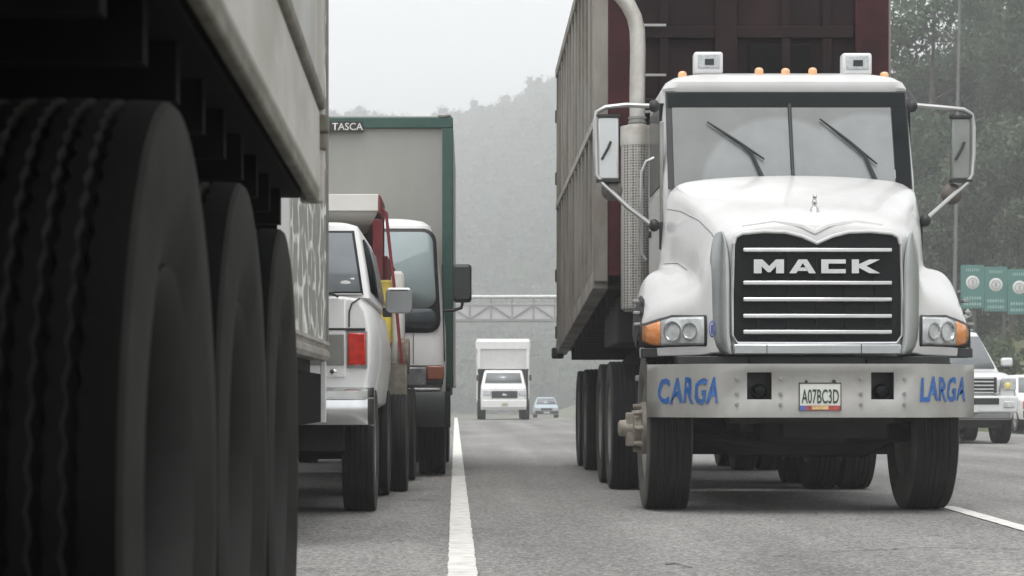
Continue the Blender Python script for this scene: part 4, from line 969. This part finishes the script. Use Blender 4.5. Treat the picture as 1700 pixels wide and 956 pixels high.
# ------------------------------------------------------------------ silver sport utility at the right
VX, VD = (1605-PX0)/FPX*41.6, 41.6
sv = thing('silver_utility_vehicle', 'silver white off-roader coming head-on behind the big truck\'s bumper end', 'suv', (VX, VD, 0))
def Lv(px, py, D=VD): p = W(px, py, D); return (p.x-VX, p.y-VD, p.z)
silver = mat('silver_white_paint', (.62, .63, .63), .3, var=.04, coat=.5, dirt=(.4, .39, .36), damt=.25)
st = []
for y, zt, wm in ((0, 1.22, .88), (.15, 1.30, .95), (.6, 1.36, .97), (1.3, 1.40, .97), (3.6, 1.40, .97), (4.4, 1.38, .95), (4.6, 1.2, .9)):
    st.append((y, [(0, zt), (wm-.3, zt), (wm-.1, zt-.03), (wm-.01, zt-.15), (wm, .95), (wm-.02, .6), (wm-.1, .45), (0, .45)]))
MB().loft(halfloft(st)).build('body', silver, sv, bevel=.02)
MB().loft([rrect(h_, (y1-y0)/2, .12, z, 0, (y0+y1)/2, 5) for z, h_, y0, y1 in ((1.36, .90, 1.15, 4.5), (2.02, .70, 1.85, 4.3), (2.14, .66, 2.0, 4.2), (2.17, .56, 2.2, 4.0))]).build('cabin', silver, sv)
MB().add([(-.80, 1.20, 1.44), (.80, 1.20, 1.44), (.64, 1.83, 2.05), (-.64, 1.83, 2.05)], [(0,1,2,3)]).build('windscreen', grey_glass, sv, solid=.04)
for s in (-1, 1):
    MB().add([(s*.905, 1.5, 1.44), (s*.905, 4.2, 1.44), (s*.735, 4.1, 2.0), (s*.735, 2.1, 2.0)], [(0,1,2,3)]).build('side_window', dark_glass, sv, solid=.03)
    MB().tube([(s*.6, 2.2, 2.2), (s*.6, 3.9, 2.2)], .025, 6).build('roof_rail', steel, sv)
gr = part('grille', sv)
box('grille_back', black, gr, -.56, .56, -.02, .05, .93, 1.25, bevel=.01)
for z in (.945, 1.01, 1.08, 1.15, 1.215): box('chrome_bar', chrome, gr, -.50, .50, -.045, -.021, z, z+.03, bevel=.006)
for s in (-1, 1): MB().tube([(s*.50, -.04, .93), (s*.60, -.04, .95), (s*.66, -.02, 1.22)], .022, 6).build('chrome_edge', chrome, gr)
MB().ball((.0, -.05, 1.10), .13, .02, .055).build('badge', chrome, gr)
for s in (-1, 1):
    hl = part('headlight', sv)
    box('lens', clear_lens, hl, min(s*.67, s*.92), max(s*.67, s*.92), -.03, .12, 1.0, 1.25, bevel=.03)
    MB().ball((s*.76, -.035, 1.09), .055, .02, .065).build('reflector', mat('yellow_lamp', (.75, .62, .18), .2), hl)
    box('fog_lamp', clear_lens, sv, min(s*.66, s*.86), max(s*.66, s*.86), -.13, -.05, .68, .80, bevel=.015)
    mo = part('mirror', sv)
    box('mirror_housing', silver, mo, min(s*.98, s*1.20), max(s*.98, s*1.20), 1.35, 1.5, 1.47, 1.64, bevel=.04)
    box('mirror_base', black, mo, min(s*.9, s*1.15), max(s*.9, s*1.15), 1.38, 1.48, 1.42, 1.468, bevel=.01)
    for y in (.75, 3.5): wheel(sv, s*.80, y, .40, .28, s, 0)
box('bumper', silver, sv, -.94, .94, -.11, .1, .58, .90, bevel=.04)
box('bumper_slot', black, sv, -.58, .58, -.125, -.1, .74, .86, bevel=.01)
box('skid_plate', mat('grey_plastic', (.16, .165, .16), .5), sv, -.80, .80, -.10, .2, .46, .58, bevel=.03)
box('number_plate', mat('far_plate_white', (.6, .6, .58), .5), sv, -.16, .18, -.14, -.126, .60, .72, bevel=0)
box('underbody', chassis_m, sv, -.7, .7, .2, 4.2, .3, .5)
# a further car at the very edge of the frame
rc = small_car('hatchback_car', 'white car with red tail lamps at the right edge behind the silver off-roader', 14.75, 56.0, .85, grey_glass, white_far, True)

# ------------------------------------------------------------------ road sign, poles, footbridge
SD_ = 95.0; k = SD_/FPX
sgx = (1650-PX0)*k
sn = thing('road_sign', 'green sign of three panels with pale round emblems, among the roadside trees', 'sign', (sgx, SD_, ground_z(sgx, SD_)))
gz = sn.location.z
bark0 = mat('dark_post', (.07, .07, .065), .8)
sgreen = mat('sign_green', (.065, .185, .165), .5, var=.12, dirt=(.05, .15, .13), damt=.3, scale=1.5)
spale = mat('sign_pale', (.62, .62, .60), .5, var=.1)
sfade = mat('sign_letters', (.32, .45, .42), .5, var=.15)
for i, (xa, xb_, ya, yb_) in enumerate(((1595, 1633.8, 440, 512), (1634.2, 1671.8, 443, 517), (1672.2, 1712, 447, 522))):
    x0, x1 = (xa-1650)*k, (xb_-1650)*k; z1, z0 = CAMH-(ya-PY0)*k-gz, CAMH-(yb_-PY0)*k-gz
    pn = box('sign_panel', sgreen, sn, x0, x1, -.03, .03, z0, z1, bevel=.01)
    cx = (x0+x1)/2; cz = z0 + (z1-z0)*.60
    MB().lathe([(.001, -.012), (.27, -.012), (.29, 0)], (cx, -.034, cz), 'y', 24).build('emblem', spale, pn)
    MB().lathe([(.165, -.006), (.20, -.01), (.205, 0)], (cx, -.05, cz), 'y', 20).box(cx-.05, cx+.05, -.056, -.047, cz-.1, cz+.1).build('emblem_mark', mat('emblem_grey', (.36, .36, .36), .5), pn)
    for t in (.89, .24, .10):
        w_ = (x1-x0)*(.30 if t > .5 else .38); zc = z0+(z1-z0)*t
        for j in range(7):
            xx = cx - w_ + j*2*w_/7
            MB().box(xx+.02, xx+2*w_/7-.03, -.040, -.031, zc-.06, zc+.06).build('letter_bar', sfade, pn)
for px in (1618, 1668): MB().cyl(((px-1650)*k, .09, -.3), ((px-1650)*k, .09, CAMH-(470-PY0)*k-gz), .08, n=10).build('post', bark0, sn)
MB().box((1590-1650)*k, (1712-1650)*k, .032, .08, CAMH-(485-PY0)*k-gz, CAMH-(482-PY0)*k-gz).build('cross_bar', steel, sn)

dark_pole = mat('grey_pole', (.16, .16, .16), .6, dirt=(.08, .08, .08), damt=.5)
pD = 70.0
for px, D_, lab in ((1585, 72.0, 'thin tall grey pole in front of the trees right of the big truck'),):
    X = (px-PX0)/FPX*D_
    po = thing('utility_pole', lab, 'pole', (X, D_, ground_z(X, D_)))
    MB().tube([(-.05, 0, -.3), (0, 0, 4), (.08, 0, 9), (.2, 0, 15.5)], [.07, .065, .055, .045], 10).build('shaft', dark_pole, po)
    MB().tube([(.2, 0, 15.4), (.0, 0, 15.8), (-1.2, 0, 16.0)], .04, 8).build('arm', dark_pole, po)
    box('lamp_head', dark_pole, po, -1.9, -1.15, -.12, .12, 15.93, 16.07, bevel=.03)
    MB().box(-.12, .12, -.12, .12, -.3, .25).build('footing', spale, po, bevel=.02)

BD = 210.0; k = BD/FPX
br = thing('footbridge', 'pale steel truss footbridge crossing the road in the haze behind the distant truck', 'bridge', (0, BD, road_z(BD)), R(-3.2))
bz = road_z(BD)
brm = mat('bridge_grey', (.42, .42, .41), .6, var=.08); brd = mat('bridge_dark', (.20, .20, .20), .6)
zb0, zt0 = CAMH-(531-PY0)*k-bz, CAMH-(505-PY0)*k-bz; zr = CAMH-(491-PY0)*k-bz
for y in (0, 2.4):
    box('bottom_chord', brd, br, -26, 30, y-.1, y+.1, zb0-.14, zb0+.08, bevel=.02)
    box('top_chord', brm, br, -26, 30, y-.08, y+.08, zt0-.08, zt0+.08, bevel=.02)
box('deck', brm, br, -26, 30, .11, 2.29, zb0-.05, zb0+.1)
MB().prism([(-.4, zr-.06), (1.2, zr+.12), (2.8, zr-.06), (2.8, zr-.16), (-.4, zr-.16)], 'yz', -26, 30).build('roof', mat('bridge_roof', (.62, .62, .61), .5), br)
spn = MB().box(.06, 1.94, -.015, .015, .1, zt0-zb0-.1).mesh('screen_panel'); brp = mat('bridge_screen', (.50, .50, .49), .6, var=.08)
pst = MB().box(-.07, .07, -.07, .07, 0, zr-.17-zb0).mesh('post'); L_ = 2.0; hh = zt0-zb0
dg = MB().tube([(0, 0, .1), (L_, 0, hh-.06)], .09, 5).mesh('diagonal'); dg2 = MB().tube([(0, 0, hh-.06), (L_, 0, .1)], .09, 5).mesh('diagonal')
for i in range(29):
    x = -26 + i*2.0
    inst(pst, 'post', brd, br, (x, 0, zb0))
    if i < 28: inst(spn, 'screen_panel', brp, br, (x, .12, zb0))
    if i < 28: inst(dg if i % 2 else dg2, 'diagonal', brd, br, (x, -.02, zb0))
rp = MB()
for x in (-21, -18, 21, 25): MB().cyl((x, 1.2, -2), (x, 1.2, zb0-.15), .45, n=14).build('pier', brm, br)

# ------------------------------------------------------------------ trees along the right, undergrowth, wooded hills
def leaf_cloud(centres, radii, n, size, flat=.7, rg=nrg):
    idx = rg.choice(len(centres), n, p=radii**2/np.sum(radii**2))
    d = rg.normal(size=(n, 3)); d /= np.linalg.norm(d, axis=1)[:, None]
    rad = radii[idx]*rg.uniform(.25, 1.0, n)**.6
    c = centres[idx] + d*rad[:, None]*np.array([1, 1, flat])
    a = rg.normal(size=(n, 3)); a /= np.linalg.norm(a, axis=1)[:, None]
    u = rg.normal(size=(n, 3)); u -= a*np.sum(a*u, 1)[:, None]; u /= np.linalg.norm(u, axis=1)[:, None]
    w = np.cross(a, u); s = (size*rg.uniform(.6, 1.4, n))[:, None]
    v = np.stack([c-u*s, c-w*s*.38, c+u*s, c+w*s*.38], 1).reshape(-1, 3)
    return v
def quads_mesh(name, v):
    n = len(v)//4; me = bpy.data.meshes.new(name)
    me.vertices.add(len(v)); me.vertices.foreach_set('co', v.astype(np.float32).ravel())
    me.loops.add(len(v)); me.loops.foreach_set('vertex_index', np.arange(len(v), dtype=np.int32))
    me.polygons.add(n); me.polygons.foreach_set('loop_start', np.arange(0, 4*n, 4, dtype=np.int32)); me.polygons.foreach_set('loop_total', np.full(n, 4, dtype=np.int32))
    me.update(calc_edges=True); return me
def foliage(name, c, var=.45, scale=.5):
    m = mat(name, c, .6, var=var, scale=scale, spec=.3)
    n = m.node_tree; b = n.nodes['Principled BSDF']; o = n.nodes['Material Output']
    tr = n.nodes.new('ShaderNodeBsdfTranslucent'); tr.inputs[0].default_value = [x*1.2 for x in c]+[1]
    ms = n.nodes.new('ShaderNodeMixShader'); ms.inputs[0].default_value = .35
    n.links.new(b.outputs[0], ms.inputs[1]); n.links.new(tr.outputs[0], ms.inputs[2]); n.links.new(ms.outputs[0], o.inputs[0])
    return m
leafm = [foliage('leaf_green', (.082, .130, .074)), foliage('leaf_grey_green', (.098, .128, .082)), foliage('leaf_dark', (.055, .092, .055))]
bark = mat('bark', (.12, .10, .085), .9, var=.35, scale=3, bump=.5, bscale=12)
def tree_meshes(seed, H, spread, dens, size=.17):
    r = random.Random(seed); rg = np.random.default_rng(seed)
    b = MB(); cs = []; rs = []
    lean = r.uniform(-.5, .5), r.uniform(-.5, .5)
    tr = [(lean[0]*t*t*2 + .25*math.sin(3*t+seed), lean[1]*t*t*2, H*t - (.6 if t == 0 else 0)) for t in [i/9 for i in range(10)]]
    b.tube(tr, [.26*(1-.86*i/9) for i in range(10)], 8)
    for i in range(17):
        t = .16 + .80*i/17; j = min(8, int(t*9)); f = t*9-j
        p = [tr[j][q]*(1-f)+tr[j+1][q]*f for q in range(3)]
        a = r.uniform(0, 6.283); ln = spread*(1.15-.65*t)*r.uniform(.6, 1.15)
        up = r.uniform(.35, .9)*ln
        e1 = (p[0]+math.cos(a)*ln*.5, p[1]+math.sin(a)*ln*.5, p[2]+up*.35); e2 = (p[0]+math.cos(a+.25)*ln, p[1]+math.sin(a+.25)*ln, p[2]+up)
        b.tube([p, e1, e2], [.09*(1.2-t), .06*(1.2-t), .02], 5)
        for _ in range(3):
            g_ = r.uniform(.45, 1.05); o_ = [r.uniform(-.8, .8) for _ in range(3)]
            cs.append([p[q]+(e2[q]-p[q])*g_+o_[q] for q in range(3)]); rs.append(r.uniform(.8, 1.9)*(1.25-.45*t))
    for _ in range(4): cs.append([tr[-1][0]+r.uniform(-1, 1), tr[-1][1]+r.uniform(-1, 1), H-r.uniform(-.6, 1.2)]); rs.append(r.uniform(.5, .9))
    return b.mesh('trunk'), quads_mesh('crown', leaf_cloud(np.array(cs), np.array(rs), dens, size, .75, rg))
variants = [tree_meshes(11, 21, 4.2, 22000), tree_meshes(12, 18, 3.8, 19000), tree_meshes(13, 24, 4.0, 20000), tree_meshes(14, 14, 4.4, 20000), tree_meshes(15, 9, 3.4, 16000)]
TREES = [(24.5, 118, 0), (26.6, 121, 1), (29.6, 124, 2), (28.5, 112, 1), (32.0, 121, 2), (27.0, 128, 3), (35.5, 116, 3), (30.5, 133, 0), (25.0, 138, 1), (38.0, 128, 0), (34, 140, 2), 
         (22.5, 112, 4), (26.3, 108, 4), (30.0, 107, 4), (33.5, 110, 4), (37, 106, 4), (23.0, 146, 2), (29, 150, 0), (36, 152, 2)]
for i, (x, y, v) in enumerate(TREES):
    small = v == 4
    t = thing('roadside_shrub_tree' if small else 'roadside_tree', 'low bushy tree at the foot of the roadside wood, right' if small else 'tall thin hazy tree in the wood along the right roadside', 'tree', (x, y, ground_z(x, y)), rnd.uniform(0, 6.28), 'low trees at the wood edge' if small else 'tall trees of the roadside wood')
    sc_ = rnd.uniform(.9, 1.12); t.scale = (sc_, sc_, sc_)
    tm, cm = variants[v]
    o = inst(tm, 'trunk', bark, t)
    cm2 = cm; o = inst(cm2, 'crown', leafm[v % 3], t)
# undergrowth on the bank
pts = []; rs = []
for _ in range(420):
    x = nrg.uniform(15.5, 50); y = nrg.uniform(58, 150); pts.append((x, y, ground_z(x, y)+.35)); rs.append(nrg.uniform(.4, 1.0))
for _ in range(120):
    x = nrg.uniform(-34, -13); y = nrg.uniform(40, 180); pts.append((x, y, ground_z(x, y)+.4)); rs.append(nrg.uniform(.5, 1.4))
ug = bpy.data.objects.new('undergrowth', quads_mesh('undergrowth', leaf_cloud(np.array(pts), np.array(rs), 42000, .20, .9))); col.objects.link(ug)
ug.data.materials.append(foliage('undergrowth_leaf', (.06, .085, .04), scale=.3)); ug['kind'] = 'stuff'; ug['label'] = 'tangled green undergrowth covering the roadside banks'; ug['category'] = 'undergrowth'
# far woods on the hill: crowns too hazy to tell apart
pts = []; rs = []
while len(pts) < 4200:
    y = nrg.uniform(420, 1010); x = nrg.uniform(-90, 105)*(y/980+.10)
    h = nrg.uniform(4.0, 11.5)*(1.45 if nrg.random() < .12 else 1); r_ = nrg.uniform(2.4, 5.2)
    pts.append((x, y, ground_z(x, y)+h*.55)); rs.append(r_)
    if h > 10: pts.append((x+nrg.uniform(-1, 1), y, ground_z(x, y)+h*.82)); rs.append(r_*.6)
pts = np.array(pts); rs = np.array(rs)
cl = leaf_cloud(pts, rs*1.18, 420000, .62, 1.15)
ico = MB().ball((0,0,0), 1, 1, 1, 9, 6); iv = np.array(ico.v)
blob = [np.array([iv[list(f) + [f[-1]]*(4-len(f))] for f in ico.f if len(f) >= 3])]
bq = blob[0]                                             # quads of one crown, reused with a bumpy radius
def bumpy(c, r, seed):
    d = 1 + .22*np.sin(bq[..., 0]*5+seed)*np.cos(bq[..., 1]*4+seed*2) + .15*np.sin(bq[..., 2]*7+seed*3)
    return (bq*d[..., None])*np.array([r*.74, r*.74, r*.82]) + c
cl = np.concatenate([cl] + [bumpy(p_, r_, i_*1.7).reshape(-1, 3) for i_, (p_, r_) in enumerate(zip(pts, rs))])
fo = bpy.data.objects.new('hillside_forest', quads_mesh('hillside_forest', cl)); col.objects.link(fo)
fo.data.materials.append(foliage('forest_leaf', (.045, .07, .04), var=.3, scale=.06)); fo['kind'] = 'stuff'; fo['label'] = 'hazy wooded hillside rising behind the footbridge'; fo['category'] = 'forest'

# ------------------------------------------------------------------ haze
hz = MB().box(-640, 640, -80, 1300, -8, 172).build('haze', mat('haze_air', (1, 1, 1)))
hm = MATS['haze_air']; n = hm.node_tree; n.nodes.clear()
pv = n.nodes.new('ShaderNodeVolumePrincipled'); pv.inputs['Color'].default_value = (.975, .985, 1.0, 1); pv.inputs['Density'].default_value = .0014; pv.inputs['Anisotropy'].default_value = .25
om = n.nodes.new('ShaderNodeOutputMaterial'); n.links.new(pv.outputs[0], om.inputs['Volume'])
hz['kind'] = 'stuff'; hz['label'] = 'pale mist filling the valley and softening far things'; hz['category'] = 'haze'
